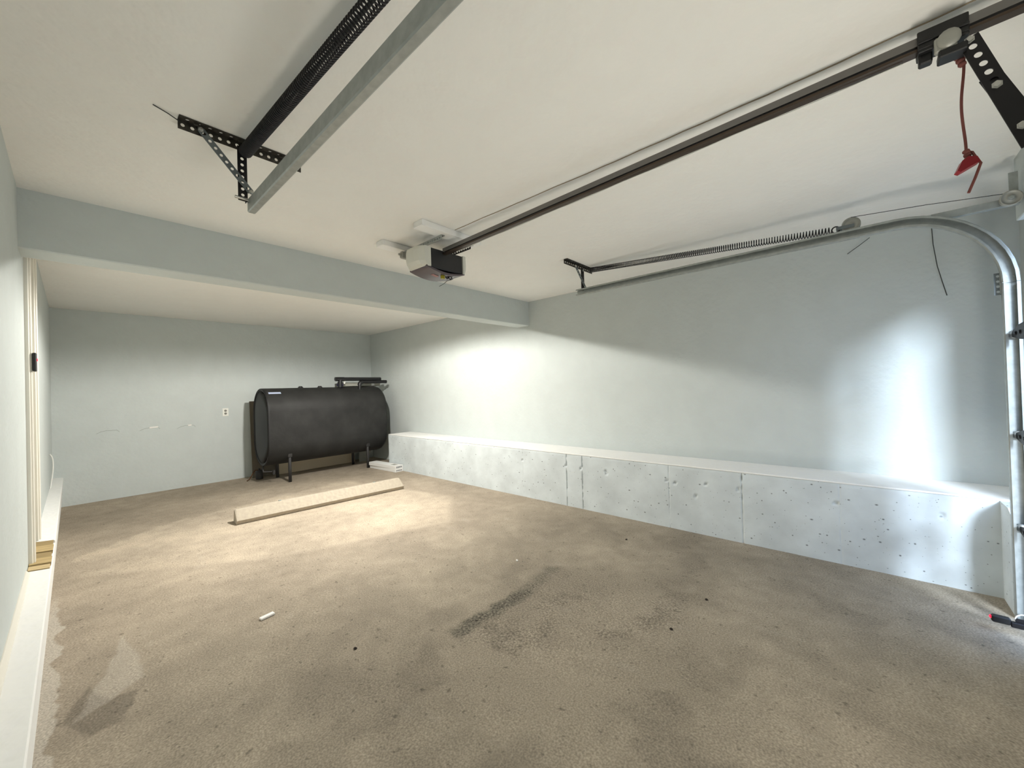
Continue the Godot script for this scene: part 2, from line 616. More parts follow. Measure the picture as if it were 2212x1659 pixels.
func build_shell() -> void:
	# floor slab, UV over the baked colour, UV2 for the grain
	var s := nst()
	var x0 := FO.x
	var x1 := FO.x + FS.x
	var z0 := FO.y
	var z1 := FO.y + FS.y
	var uvq := [Vector2(0, 0), Vector2(1, 0), Vector2(1, 1), Vector2(0, 1)]
	var corners := [Vector3(x0, 0, z0), Vector3(x1, 0, z0), Vector3(x1, 0, z1), Vector3(x0, 0, z1)]
	for k in [0, 1, 2, 0, 2, 3]:
		s.set_uv(uvq[k])
		s.set_uv2(uvq[k] * FS / 0.85)
		s.add_vertex(corners[k])
	for k in 4:
		var a: Vector3 = corners[k]
		var b: Vector3 = corners[(k + 1) % 4]
		s.set_uv(Vector2(0.5, 0.5))
		s.set_uv2(Vector2(0.5, 0.5))
		quad(s, a, b, b - Vector3(0, 0.12, 0), a - Vector3(0, 0.12, 0), (a + b) / 2 - Vector3(1.7, 0, -3.3))
	s.generate_normals()
	s.generate_tangents()
	var fl := MeshInstance3D.new()
	fl.name = "floor"
	fl.mesh = s.commit()
	fl.material_override = M.floor
	add_child(fl)
	tag(fl, "worn tan concrete garage floor with a rough dark patch", "floor", "", "structure")
	struct_box("wall_back", Vector3(-0.33, -0.1, ZB - 0.15), Vector3(4.1, HR + 0.15, ZB), M.wall, "grey painted back wall behind the oil tank", "wall")
	struct_box("wall_right", Vector3(XR, -0.1, ZB), Vector3(XR + 0.15, HR + 0.15, 0.86), M.wall, "grey painted right wall above the white ledge", "wall")
	build_knee_wall()
	struct_box("ceiling", Vector3(-0.33, HC, BEAM_Z0 - 0.02), Vector3(4.1, HC + 0.2, 0.86), M.ceiling, "off white plaster ceiling over the front of the garage", "ceiling")
	struct_box("ceiling_recess", Vector3(-0.33, HR, ZB), Vector3(4.1, HR + 0.17, BEAM_Z1 + 0.02), M.ceiling, "off white ceiling of the rear recess behind the beam", "ceiling")
	var bs := nst()
	span(bs, Vector3(XL - 0.02, BEAM_Y, BEAM_Z1), Vector3(XR + 0.02, HC + 0.15, BEAM_Z0), 0.006)
	var bo := commit("ceiling_beam", bs, M.beam)
	tag(bo, "boxed grey painted beam crossing below the ceiling", "beam", "", "structure")

func build_knee_wall() -> void:
	var zs := []
	var z := KNEE_END
	var joints := [[-2.979, 0.2], [-2.378, 0.8], [-2.185, 1.0], [-1.301, 0.3], [-0.736, 1.25], [-0.145, 0.14], [-4.4, 0.2]]
	var ties := [Vector2(-2.386, 0.424), Vector2(-2.203, 0.416), Vector2(-1.917, 0.421), Vector2(-1.905, 0.40), Vector2(-1.32, 0.411), Vector2(-1.248, 0.40), Vector2(-0.996, 0.428), Vector2(-0.76, 0.417), Vector2(-0.165, 0.41), Vector2(-2.99, 0.423), Vector2(-1.08, 0.31), Vector2(0.33, 0.42)]
	while z < 0.555:
		zs.append(z)
		z += 0.016
	for j in joints:
		for o in [-0.011, -0.005, 0.0, 0.005, 0.011]:
			zs.append(j[0] + o)
	for t in ties:
		for o in [-0.02, -0.012, -0.006, 0.0, 0.006, 0.012, 0.02]:
			zs.append(t.x + o)
	zs.append(0.555)
	zs.sort()
	var nz := FastNoiseLite.new()
	nz.seed = 77
	nz.frequency = 3.0
	nz.fractal_octaves = 4
	var NY := 40
	var grid := []
	for zz in zs:
		var col := []
		for k in NY + 1:
			var y := (LEDGE - 0.012) * k / NY
			var dx := 0.0035 * nz.get_noise_2d(zz, y)
			for j in joints:
				var q: float = absf(zz - j[0]) / 0.0075
				if q < 1.0:
					var wob: float = clampf(0.75 + 1.6 * nz.get_noise_2d(j[0] * 3.0, y * 5.0), 0.15, 1.3)
					var fade: float = 0.4 + 0.6 * smoothstep(0.2, 0.36, y) if j[1] > 1.1 else 1.0
					dx += 0.016 * j[1] * wob * fade * (1.0 - q)
			for t in ties:
				var q2 := Vector2((zz - t.x) * 0.8, (y - t.y) * 1.3).length() / 0.016
				if q2 < 1.0:
					dx += 0.018 * (1.0 - q2 * q2)
			if k == NY:
				dx = 0.004
			col.append(Vector3(XK + dx, y, zz))
		grid.append(col)
	var s := nst(true)
	for i in zs.size() - 1:
		if zs[i + 1] - zs[i] < 1e-5:
			continue
		for k in NY:
			quad(s, grid[i][k], grid[i + 1][k], grid[i + 1][k + 1], grid[i][k + 1], Vector3.LEFT)
	s.set_smooth_group(FLAT)
	quad(s, Vector3(XK, 0, KNEE_END), Vector3(XK + 0.42, 0, KNEE_END), Vector3(XK + 0.42, LEDGE - 0.012, KNEE_END), Vector3(XK, LEDGE - 0.012, KNEE_END), Vector3.FORWARD)
	var o := commit("wall_right_base", s, M.knee)
	tag(o, "pale painted board-marked concrete knee wall along the right side", "wall", "", "structure")
	var l := nst()
	span(l, Vector3(XK - 0.002, LEDGE - 0.012, KNEE_END), Vector3(XR, LEDGE, 0.74), 0.004)
	var lo := commit("trim_1", l, M.white)
	tag(lo, "bright white painted top ledge of the right knee wall", "ledge", "", "structure")

func build_front() -> void:
	# outside
	var dr := nst()
	span(dr, Vector3(-4, -0.25, 0.80), Vector3(9, -0.02, 12.0), 0.01)
	var dro := commit("driveway", dr, M.drive)
	tag(dro, "concrete driveway outside the garage door", "driveway", "", "structure")
	# front wall round the opening: right pier (concrete foot, plaster above), left pier, header
	var s := nst()
	var fp := PackedVector2Array([Vector2(XK + 0.42, -0.1), Vector2(XK + 0.42, LEDGE - 0.012), Vector2(3.33, LEDGE - 0.012), Vector2(3.28, LEDGE - 0.035), Vector2(3.245, LEDGE - 0.08), Vector2(3.228, LEDGE - 0.15), Vector2(3.225, -0.1)])
	sweep(s, fp, [Transform3D(Basis.IDENTITY, Vector3(0, 0, 0.555)), Transform3D(Basis.IDENTITY, Vector3(0, 0, 0.86))])
	var o := commit("wall_front_base", s, M.knee)
	tag(o, "concrete foot of the front wall right of the garage door", "wall", "", "structure")
	var s2 := nst()
	span(s2, Vector3(3.225, LEDGE, 0.74), Vector3(4.1, HC + 0.1, 0.86), 0.004)
	span(s2, Vector3(-0.33, -0.1, 0.74), Vector3(0.36, HC + 0.1, 0.86), 0.004)
	span(s2, Vector3(0.36, 2.06, 0.74), Vector3(3.225, HC + 0.1, 0.86), 0.004)
	span(s2, Vector3(0.20, 2.045, 0.603), Vector3(3.225, HC + 0.1, 0.75), 0.004)  # unseen stop over the door, added to block outdoor light
	span(s2, Vector3(-0.33, -0.1, 0.603), Vector3(0.36, HC + 0.1, 0.75), 0.004)  # unseen left stop, added to block outdoor light
	var o2 := commit("wall_front", s2, M.wall)
	tag(o2, "grey painted front wall round the garage door opening with added stops against daylight", "wall", "", "structure")
	# sectional door, closed; unseen right edge stops short of the jamb to admit daylight
	var door := thing("door_2", "white sectional garage door, its unseen right edge stopped short to let daylight in", "garage door", Vector3(0, 0, 0), "", "structure")
	for k in 4:
		var p := nst()
		var y0 := 0.01 + 0.515 * k
		span(p, Vector3(0.34, y0, 0.582), Vector3(2.80, y0 + 0.510, 0.598), 0.004)
		for c in 4:
			var cx := 0.34 + 0.615 * (c + 0.5)
			span(p, Vector3(cx - 0.25, y0 + 0.09, 0.578), Vector3(cx + 0.25, y0 + 0.42, 0.584), 0.003)
		commit("door_panel", p, M.doorskin, door)
	for y in [0.51, 0.965, 1.46]:
		var h := nst()
		span(h, Vector3(2.74, y - 0.03, 0.570), Vector3(3.02, y + 0.03, 0.579), 0.002)
		var hp := PackedVector2Array([Vector2(0, -0.045), Vector2(0.17, -0.030), Vector2(0.268, -0.014), Vector2(0.276, 0.0), Vector2(0.268, 0.012), Vector2(0.16, 0.036), Vector2(0, 0.045)])
		sweep(h, hp, [Transform3D(Basis.IDENTITY, Vector3(2.795, y, 0.546)), Transform3D(Basis.IDENTITY, Vector3(2.795, y, 0.550))])
		for q in [0.13, 0.2]:
			bolt(h, Vector3(2.795 + q, y, 0.546), Vector3.FORWARD, 0.008, 0.005)
		var hm := commit("hinge", h, M.black_metal, door)
		var rl := nst()
		tube(rl, [Vector3(2.98, y, 0.558), Vector3(3.075, y, 0.558)], 0.005, 8)
		lathe(rl, [Vector2(0, -0.006), Vector2(0.02, -0.006), Vector2(0.022, 0), Vector2(0.02, 0.006), Vector2(0, 0.006)], Vector3(3.083, y, 0.558), Vector3.RIGHT, 14)
		commit("roller", rl, M.bolt, hm)
	# photo-eye sensor low on the right
	var se := thing("photo_eye_sensor", "small black safety sensor with glowing red light by the floor", "sensor", Vector3(3.035, 0, 0.488))
	var b := nst()
	box(b, Vector3(0, 0.058, -0.018), Vector3(0.028, 0.034, 0.062), 0.006)
	commit("sensor_body", b, M.black, se)
	var br := nst()
	span(br, Vector3(-0.012, 0.035, 0.012), Vector3(0.012, 0.06, 0.10), 0.003)
	span(br, Vector3(0.012, 0.03, 0.03), Vector3(0.016, 0.075, 0.10), 0.001)
	commit("bracket", br, M.black_metal, se)
	var ld := nst()
	lathe(ld, [Vector2(0.008, 0), Vector2(0.007, 0.004), Vector2(0.0, 0.007)], Vector3(0, 0.062, -0.049), Vector3.FORWARD, 10)
	commit("indicator_light", ld, M.led, se)
	var wl := nst()
	var wp := []
	for i in 15:
		var a := PI * 1.1 * i / 14.0
		wp.append(Vector3(0.015, 0.07 + 0.028 * sin(a), 0.03 + 0.03 - 0.03 * cos(a)))
	tube(wl, wp, 0.003, 6)
	commit("wire", wl, M.white_wire, se)

func build_side_door() -> void:
	# left wall with its door opening, sloped ledge below
	var zn := -3.50
	var zf := -4.06
	var s := nst()
	span(s, Vector3(XL - 0.16, 0.0, zn), Vector3(XL, HC + 0.1, 0.86), 0.003)
	span(s, Vector3(XL - 0.16, 0.0, ZB), Vector3(XL, HR + 0.1, zf), 0.003)
	span(s, Vector3(XL - 0.16, BEAM_Y + 0.28, zf), Vector3(XL, HR + 0.1, zn), 0.003)
	span(s, Vector3(XL - 0.16, 0.0, zf), Vector3(XL, 0.36, zn), 0.003)
	var o := commit("wall_left", s, M.wall)
	tag(o, "grey painted left wall with a door opening past the beam", "wall", "", "structure")
	var prof := PackedVector2Array([Vector2(XL - 0.01, 0.0), Vector2(-0.112, 0.0), Vector2(-0.092, 0.345), Vector2(-0.096, 0.352), Vector2(XL, 0.36), Vector2(XL - 0.01, 0.36)])
	var l := nst()
	var flip := func(zz: float) -> Transform3D: return Transform3D(Basis.IDENTITY, Vector3(0, 0, zz))
	sweep(l, prof, [flip.call(ZB), flip.call(-4.02)])
	sweep(l, prof, [flip.call(-3.36), flip.call(0.74)])
	var low := PackedVector2Array([Vector2(XL - 0.01, 0.0), Vector2(-0.112, 0.0), Vector2(-0.093, 0.330), Vector2(-0.097, 0.334), Vector2(XL, 0.338), Vector2(XL - 0.01, 0.338)])
	sweep(l, low, [flip.call(-4.02), flip.call(-3.36)])
	var lo := commit("wall_left_base", l, M.white)
	tag(lo, "white painted sloping concrete ledge along the left wall foot", "ledge", "", "structure")
	# cream strip where wall meets ledge
	var c := nst()
	sweep(c, PackedVector2Array([Vector2(XL, 0.355), Vector2(XL + 0.016, 0.355), Vector2(XL + 0.014, 0.368), Vector2(XL + 0.003, 0.385), Vector2(XL, 0.385)]), [flip.call(-3.30), flip.call(0.74)])
	tag(commit("baseboard_left", c, M.trim), "thin cream strip where the left wall meets the ledge", "baseboard", "", "structure")
	# door with casing
	var d := thing("door_1", "white side door with cream casing in the left wall", "door", Vector3.ZERO, "", "structure")
	for q in [[zn + 0.02, zn - 0.045, "casing"], [zf + 0.03, zf - 0.06, "casing"]]:
		var k := nst()
		span(k, Vector3(XL - 0.01, 0.365, q[1]), Vector3(XL + 0.018, BEAM_Y + 0.33, q[0]), 0.004)
		var zm: float = (q[0] + q[1]) / 2
		span(k, Vector3(XL, 0.365, zm - 0.018), Vector3(XL + 0.026, BEAM_Y + 0.33, zm + 0.018), 0.004)
		commit(q[2], k, M.trim, d)
	var hd := nst()
	span(hd, Vector3(XL - 0.01, BEAM_Y + 0.27, zf - 0.06), Vector3(XL + 0.012, BEAM_Y + 0.33, zn + 0.02), 0.004)
	commit("casing", hd, M.trim, d)
	var lf := nst()
	span(lf, Vector3(XL - 0.10, 0.37, zf), Vector3(XL - 0.06, BEAM_Y + 0.28, zn), 0.002)
	for y in [0.5, 1.3]:
		for zz in [-3.72, -4.02]:
			span(lf, Vector3(XL - 0.065, y, zz), Vector3(XL - 0.055, y + 0.6, zz + 0.26), 0.004)
	commit("door_leaf", lf, M.plate, d)
	# bare wood boards on the ledge below the door
	var w := thing("door_sill", "bare wooden sill boards on the white ledge below the side door", "sill")
	var edges := [-3.365, -3.45, -3.585, -3.72, -3.87, -4.015]
	for i in 5:
		var p := nst()
		var g := 0.004
		var lift: float = [0.0, 0.006, 0.0, 0.005, 0.0][i]
		var pr := PackedVector2Array([Vector2(XL + 0.002, 0.340 + lift), Vector2(-0.100 + 0.004 * (i % 2), 0.336 + lift), Vector2(-0.098 + 0.004 * (i % 2), 0.356 + lift), Vector2(XL + 0.002, 0.364 + lift)])
		sweep(p, pr, [flip.call(edges[i + 1] + g), flip.call(edges[i] - g)])
		commit("plank", p, M["wood%d" % [2, 0, 1, 0, 1][i]], w)
	# black wall button with a red light
	var wb := thing("wall_control", "small black wall button with a red light beside the side door", "wall button", Vector3(XL + 0.026, 1.495, -3.512))
	var b := nst()
	box(b, Vector3(0.008, 0, 0), Vector3(0.016, 0.105, 0.05), 0.004)
	commit("button_body", b, M.black, wb)
	var bl := nst()
	box(bl, Vector3(0.017, 0.014, -0.008), Vector3(0.004, 0.014, 0.016), 0.001)
	commit("indicator_light", bl, M.led, wb)
	# pale cable bowed against the far end of the left wall
	var cs := nst()
	var pts := []
	for i in 13:
		var t := i / 12.0
		pts.append(Vector3(XL + 0.006 + 0.022 * sin(PI * pow(t, 0.6)), 0.72 - 0.36 * t, -6.35 - 0.02 * sin(PI * t)))
	tube(cs, pts, 0.006, 8)
	tag(commit("loose_cable", cs, M.white_wire), "short white cable bowed out from the far left wall above the ledge", "cable")

func build_lamp() -> void:  # unseen behind the beam, placed to light the recess and right wall
	var l := thing("unseen_ceiling_lamp", "unseen shallow white shaded bulb lamp behind the beam lighting the rear recess", "lamp", Vector3(LAMP_AT.x, 0, LAMP_AT.z))
	var y := LAMP_AT.y
	var b := nst()
	lathe(b, [Vector2(0.0, HR), Vector2(0.055, HR), Vector2(0.055, HR - 0.012), Vector2(0.03, HR - 0.03), Vector2(0.03, y + 0.085), Vector2(0.0, y + 0.085)], Vector3.ZERO, Vector3.UP, 24)
	commit("lampholder", b, M.plate, l)
	var sh := nst()
	lathe(sh, [Vector2(0.03, y + 0.10), Vector2(0.08, y + 0.085), Vector2(0.12, y + 0.045), Vector2(0.135, y + 0.012), Vector2(0.132, y + 0.012), Vector2(0.117, y + 0.042), Vector2(0.078, y + 0.08), Vector2(0.03, y + 0.094)], Vector3.ZERO, Vector3.UP, 32)
	commit("lamp_shade", sh, M.plate, l)
	var u := nst()
	lathe(u, [Vector2(0.014, y + 0.088), Vector2(0.016, y + 0.07), Vector2(0.029, y + 0.045), Vector2(0.031, y + 0.03), Vector2(0.026, y + 0.014), Vector2(0.014, y + 0.005), Vector2(0.0, y + 0.003)], Vector3.ZERO, Vector3.UP, 20)
	commit("bulb", u, M.bulb, l)
	var o := SpotLight3D.new()
	o.name = "bulb_light"
	o.position = Vector3(0, y - 0.002, 0)
	o.rotation = Vector3(-PI / 2, 0, 0)
	o.spot_angle = 87.0
	o.spot_angle_attenuation = 0.22
	o.spot_attenuation = 2.0
	o.spot_range = 30.0
	o.light_size = 0.035
	o.light_color = Color(1.0, 0.985, 0.955)
	o.light_energy = LAMP_E
	o.shadow_enabled = true
	l.add_child(o)

func build_fill_light() -> void:
	# added fill light, out of view behind the camera, brightens the ceiling
	var l := thing("added_fill_light", "added fill light on the floor out of view, aimed at the ceiling", "lamp", FILL_AT)
	l.rotation = Vector3(-0.42, 0, 0)
	var b := nst()
	sweep(b, PackedVector2Array([Vector2(-0.085, 0.075), Vector2(-0.05, 0.03), Vector2(0.05, 0.03), Vector2(0.085, 0.075), Vector2(0.082, 0.078), Vector2(0.048, 0.034), Vector2(-0.048, 0.034), Vector2(-0.082, 0.078)]), [Transform3D(Basis(Vector3.BACK, Vector3.UP, Vector3.LEFT), Vector3(0.5, 0, 0)), Transform3D(Basis(Vector3.BACK, Vector3.UP, Vector3.LEFT), Vector3(-0.5, 0, 0))])
	commit("fill_reflector", b, M.plate, l)
	for sx in [-0.45, 0.45]:
		var f := nst()
		box(f, Vector3(sx, 0.012, 0), Vector3(0.03, 0.04, 0.12), 0.003)
		commit("foot", f, M.black_metal, l)
	for sz in [-0.03, 0.03]:
		var u := nst()
		tube(u, [Vector3(-0.47, 0.056, sz), Vector3(0.47, 0.056, sz)], 0.014, 12)
		commit("fill_tube", u, M.bulb, l)
	var o := AreaLight3D.new()
	o.name = "added_fill_area"
	o.position = Vector3(0, 0.082, 0)
	o.rotation = Vector3(PI / 2, 0, 0)
	o.area_size = Vector2(0.94, 0.15)
	o.light_color = Color(1.0, 0.985, 0.95)
	o.light_energy = FILL_E
	o.area_range = 30.0
	o.shadow_enabled = true
	l.add_child(o)

# ------------------------------------------------------------------ oil tank
func obround(h: float, r: float, n: int) -> PackedVector2Array:   # vertical: total height h, half width r, from the bottom round
	var p := PackedVector2Array()
	for i in n + 1:
		var a := PI * i / n
		p.append(Vector2(r * cos(a), h / 2 - r + r * sin(a)))
	for i in n + 1:
		var a := PI + PI * i / n
		p.append(Vector2(r * cos(a), -h / 2 + r + r * sin(a)))
	return p

func build_tank() -> void:
	var x0 := 1.80
	var x1 := 3.63
	var zc := -6.50
	var yb := 0.245
	var H := 1.12
	var yc := yb + H / 2
	var t := thing("oil_tank", "large black oval heating oil tank on short legs in the back corner", "oil tank", Vector3((x0 + x1) / 2, 0, zc))
	var L := x1 - x0
	var fr := func(x: float, k: float) -> Transform3D: return Transform3D(Basis(Vector3(0, 0, -k), Vector3(0, k, 0), Vector3.RIGHT), Vector3(x, yc, 0))
	var s := nst()
	var big := obround(H, 0.345, 20)
	sweep(s, big, [fr.call(-L / 2 + 0.012, 0.994), fr.call(-L / 2 + 0.016, 1.0), fr.call(L / 2 - 0.06, 1.0)], true, false)
	commit("tank_shell", s, M.tank, t)
	for sg in [-1.0, 1.0]:
		var e := nst()
		var fs := []
		# dished end with a rolled rim
		if sg < 0:
			fs = [fr.call(-L / 2 + 0.016, 1.0), fr.call(-L / 2 + 0.004, 0.998), fr.call(-L / 2, 0.985), fr.call(-L / 2 + 0.004, 0.955), fr.call(-L / 2 + 0.012, 0.93), fr.call(-L / 2 + 0.006, 0.7), fr.call(-L / 2 - 0.002, 0.4), fr.call(-L / 2 - 0.004, 0.02)]
			fs.reverse()
		else:
			fs = [fr.call(L / 2 - 0.06, 1.0), fr.call(L / 2 - 0.03, 0.985), fr.call(L / 2 - 0.01, 0.95), fr.call(L / 2, 0.9), fr.call(L / 2 + 0.004, 0.6), fr.call(L / 2 + 0.005, 0.02)]
		sweep(e, big, fs, true, true)
		commit("tank_end", e, M.tank_end if sg < 0 else M.tank, t)
	for lx in [2.083, 3.285]:
		for lz in [-6.235, -6.765]:
			var g := nst()
			var px: float = lx - (x0 + x1) / 2
			var pz: float = lz - zc
			var out := signf(pz)
			lathe(g, [Vector2(0, 0), Vector2(0.022, 0), Vector2(0.022, 0.40), Vector2(0, 0.40)], Vector3(px, 0, pz), Vector3.UP, 14)
			commit("leg", g, M.leg, t)
			var k := nst()
			box(k, Vector3(px, 0.395, pz + out * 0.004), Vector3(0.06, 0.075, 0.05), 0.006)
			commit("leg_bracket", k, M.leg, t)
	# bungs on the crown
	for bx in [2.35, 2.64]:
		var b := nst()
		lathe(b, [Vector2(0.04, -0.03), Vector2(0.04, 0.008), Vector2(0.028, 0.012), Vector2(0.028, 0.024), Vector2(0.0, 0.026)], Vector3(bx - (x0 + x1) / 2, yb + H, 0), Vector3.UP, 8, false)
		commit("bung", b, M.black, t)
	# gauge
	var ga := nst()
	lathe(ga, [Vector2(0.03, -0.03), Vector2(0.03, 0.012), Vector2(0.052, 0.02), Vector2(0.052, 0.05), Vector2(0.04, 0.066), Vector2(0.0, 0.068)], Vector3(2.94 - (x0 + x1) / 2, yb + H, 0.06), Vector3.UP, 16)
	commit("gauge", ga, M.gauge, t)
	var gb := nst()
	lathe(gb, [Vector2(0.012, 0.06), Vector2(0.012, 0.12), Vector2(0.0, 0.122)], Vector3(3.0 - (x0 + x1) / 2, yb + H - 0.01, 0.09), Vector3.UP, 10)
	commit("gauge_vial", gb, M.plate, t)
	# fill and vent pipes with elbows, running to the right
	var X := (x0 + x1) / 2
	var py := 1.494
	var p1 := nst()
	tube(p1, [Vector3(2.86 - X, py, 0.12), Vector3(3.635 - X, py, 0.12)], 0.030, 14)
	tube(p1, [Vector3(2.835 - X, py, 0.12), Vector3(2.98 - X, py, 0.12)], 0.034, 14)
	tube(p1, [Vector3(2.915 - X, py, 0.12), Vector3(2.915 - X, 1.36, 0.12)], 0.032, 14)
	tube(p1, [Vector3(2.915 - X, 1.45, 0.12), Vector3(2.915 - X, 1.415, 0.12)], 0.040, 14)
	commit("pipe", p1, M.pipe, t)
	var p2 := nst()
	var py2 := 1.445
	var el := []
	for i in 7:
		var a := PI / 2 * i / 6.0
		el.append(Vector3(3.285 - X - 0.055 * sin(a), py2 - 0.055 + 0.055 * cos(a), 0.15))
	tube(p2, [Vector3(3.73 - X, py2, 0.15), Vector3(3.285 - X, py2, 0.15)], 0.029, 14)
	tube(p2, el, 0.033, 14)
	tube(p2, [Vector3(3.23 - X, py2 - 0.05, 0.15), Vector3(3.23 - X, 1.31, 0.15)], 0.027, 14)
	commit("pipe", p2, M.pipe, t)
	# paper label near the top left
	var lb := nst()
	var a0 := 0.60
	var a1 := 0.71
	for k in 4:
		var aa := lerpf(a0, a1, k / 4.0)
		var ab := lerpf(a0, a1, (k + 1) / 4.0)
		var r := 0.3465
		var ya := yb + H - 0.345 + r * cos(aa)
		var yb2 := yb + H - 0.345 + r * cos(ab)
		quad(lb, Vector3(1.845 - X, ya, r * sin(aa)), Vector3(2.005 - X, ya, r * sin(aa)), Vector3(2.005 - X, yb2, r * sin(ab)), Vector3(1.845 - X, yb2, r * sin(ab)), Vector3(0, cos(aa), sin(aa)))
	commit("paper_label", lb, M.label_blue, t)
	# outlet valve low on the left end
	var v := nst()
	tube(v, [Vector3(1.83 - X, 0.30, 0.0), Vector3(1.80 - X, 0.22, 0.04), Vector3(1.80 - X, 0.17, 0.08), Vector3(1.90 - X, 0.165, 0.12)], 0.012, 8)
	box(v, Vector3(1.92 - X, 0.15, 0.12), Vector3(0.03, 0.07, 0.03), 0.006)
	commit("outlet_pipe", v, M.leg, t)

func build_tank_surroundings() -> void:
	# tall board leaning behind the tank
	var b := nst()
	box(b, Vector3(2.62, 0.59, -7.07), Vector3(1.60, 1.18, 0.012), 0.002, Basis(Vector3.RIGHT, -0.07))
	tag(commit("leaning_board", b, M.board), "tall brown grey board leaning on the back wall behind the tank", "board")
	# low panel under the tank, coloured paler for light off the floor
	var c := nst()
	box(c, Vector3(2.78, 0.175, -6.96), Vector3(1.25, 0.34, 0.012), 0.002, Basis(Vector3.RIGHT, -0.10))
	tag(commit("lit_panel", c, M.card_lit), "low panel behind the oil tank, coloured paler for light off the floor", "panel")
	# bent cardboard sheet at the right end of the tank
	var d := nst()
	var prof := PackedVector2Array([Vector2(3.46, 0.0), Vector2(3.62, 0.0), Vector2(3.66, 0.10), Vector2(3.74, 0.28), Vector2(3.80, 0.42), Vector2(3.80, 0.60), Vector2(3.50, 0.62)])
	sweep(d, prof, [Transform3D(Basis.IDENTITY, Vector3(0, 0, -6.90)), Transform3D(Basis.IDENTITY, Vector3(0, 0, -6.894))])
	tag(commit("cardboard_sheet", d, M.card_grey), "bent grey brown cardboard sheet tucked beside the right tank end", "cardboard")
	# carton lying on top of the tank
	var k := thing("flat_carton", "long flat grey carton lying on top of the tank behind the pipes", "carton", Vector3(3.33, 1.402, -6.60))
	var kb := nst()
	box(kb, Vector3.ZERO, Vector3(0.72, 0.062, 0.22), 0.003, Basis(Vector3.RIGHT, -0.05))
	commit("carton_body", kb, M.card_grey, k)
	var kt := nst()
	box(kt, Vector3(0.22, 0, 0.0), Vector3(0.06, 0.064, 0.222), 0.003, Basis(Vector3.RIGHT, -0.05))
	commit("tape", kt, M.carton, k)
	# two flat white boxes stacked on the floor
	var yy := 0.0
	for i in 2:
		var h: float = [0.050, 0.052][i]
		var turn: float = [0.05, 0.08][i]
		var bo := thing("flat_box", ["lower of two flat white cartons stacked on the floor by the knee wall", "upper of two flat white cartons stacked on the floor by the knee wall"][i], "carton", Vector3(3.388 - 0.008 * i, yy, -5.84), "stacked flat cartons")
		bo.rotation.y = turn
		var s := nst()
		box(s, Vector3(0, h / 2, 0), Vector3(0.145, h, 0.72), 0.003)
		commit("carton_body", s, M.carton, bo)
		var p := nst()
		for q in 5:
			box(p, Vector3(-0.05 + 0.022 * q, h * 0.5, 0.3601), Vector3(0.013, h * (0.35 if i == 0 else 0.45), 0.0012), 0.0002)
		commit("printed_marks", p, M.ink, bo)
		if i == 1:
			var lb := nst()
			box(lb, Vector3(0.0, h, 0.23), Vector3(0.07, 0.0012, 0.10), 0.0002)
			commit("paper_label", lb, M.card_grey, bo)
		yy += h
	# wall outlet
	var o := thing("wall_outlet", "white duplex outlet plate on the back wall left of the tank", "outlet", Vector3(1.528, 1.03, ZB))
	var s3 := nst()
	box(s3, Vector3(0, 0, 0.003), Vector3(0.075, 0.118, 0.007), 0.002)
	commit("cover_plate", s3, M.plate, o)
	for sg in [-1.0, 1.0]:
		var r := nst()
		lathe(r, [Vector2(0.017, 0.0), Vector2(0.017, 0.0085), Vector2(0.016, 0.0095), Vector2(0, 0.0095)], Vector3(0, sg * 0.021, 0), Vector3.BACK, 18)
		var rm := commit("receptacle", r, M.socket, o)
		var sl := nst()
		for q in [-0.006, 0.006]:
			box(sl, Vector3(q, sg * 0.021 + 0.003, 0.0097), Vector3(0.0025, 0.009, 0.001), 0.0001)
		lathe(sl, [Vector2(0.0025, 0), Vector2(0, 0.0004)], Vector3(0, sg * 0.021 - 0.008, 0.0097), Vector3.BACK, 8)
		commit("slot", sl, M.slot, rm)
	# small float switch and cord at the foot of the board
	var f := thing("oil_filter", "small dark oil filter canister on the floor at the left tank end", "filter", Vector3(1.865, 0, -6.86))
	var fs := nst()
	lathe(fs, [Vector2(0.0, 0), Vector2(0.045, 0), Vector2(0.048, 0.01), Vector2(0.048, 0.12), Vector2(0.035, 0.135), Vector2(0.012, 0.14), Vector2(0.012, 0.16), Vector2(0, 0.16)], Vector3.ZERO, Vector3.UP, 16)
	commit("canister", fs, M.leg, f)
	var fh := nst()
	tube(fh, [Vector3(-0.02, 0.14, 0.02), Vector3(-0.07, 0.15, 0.05), Vector3(-0.11, 0.09, 0.06), Vector3(-0.14, 0.03, 0.05), Vector3(-0.17, 0.006, 0.03)], 0.006, 8)
	commit("fuel_line", fh, mat(Color(0.38, 0.24, 0.13), 0.5, 0.5), f)

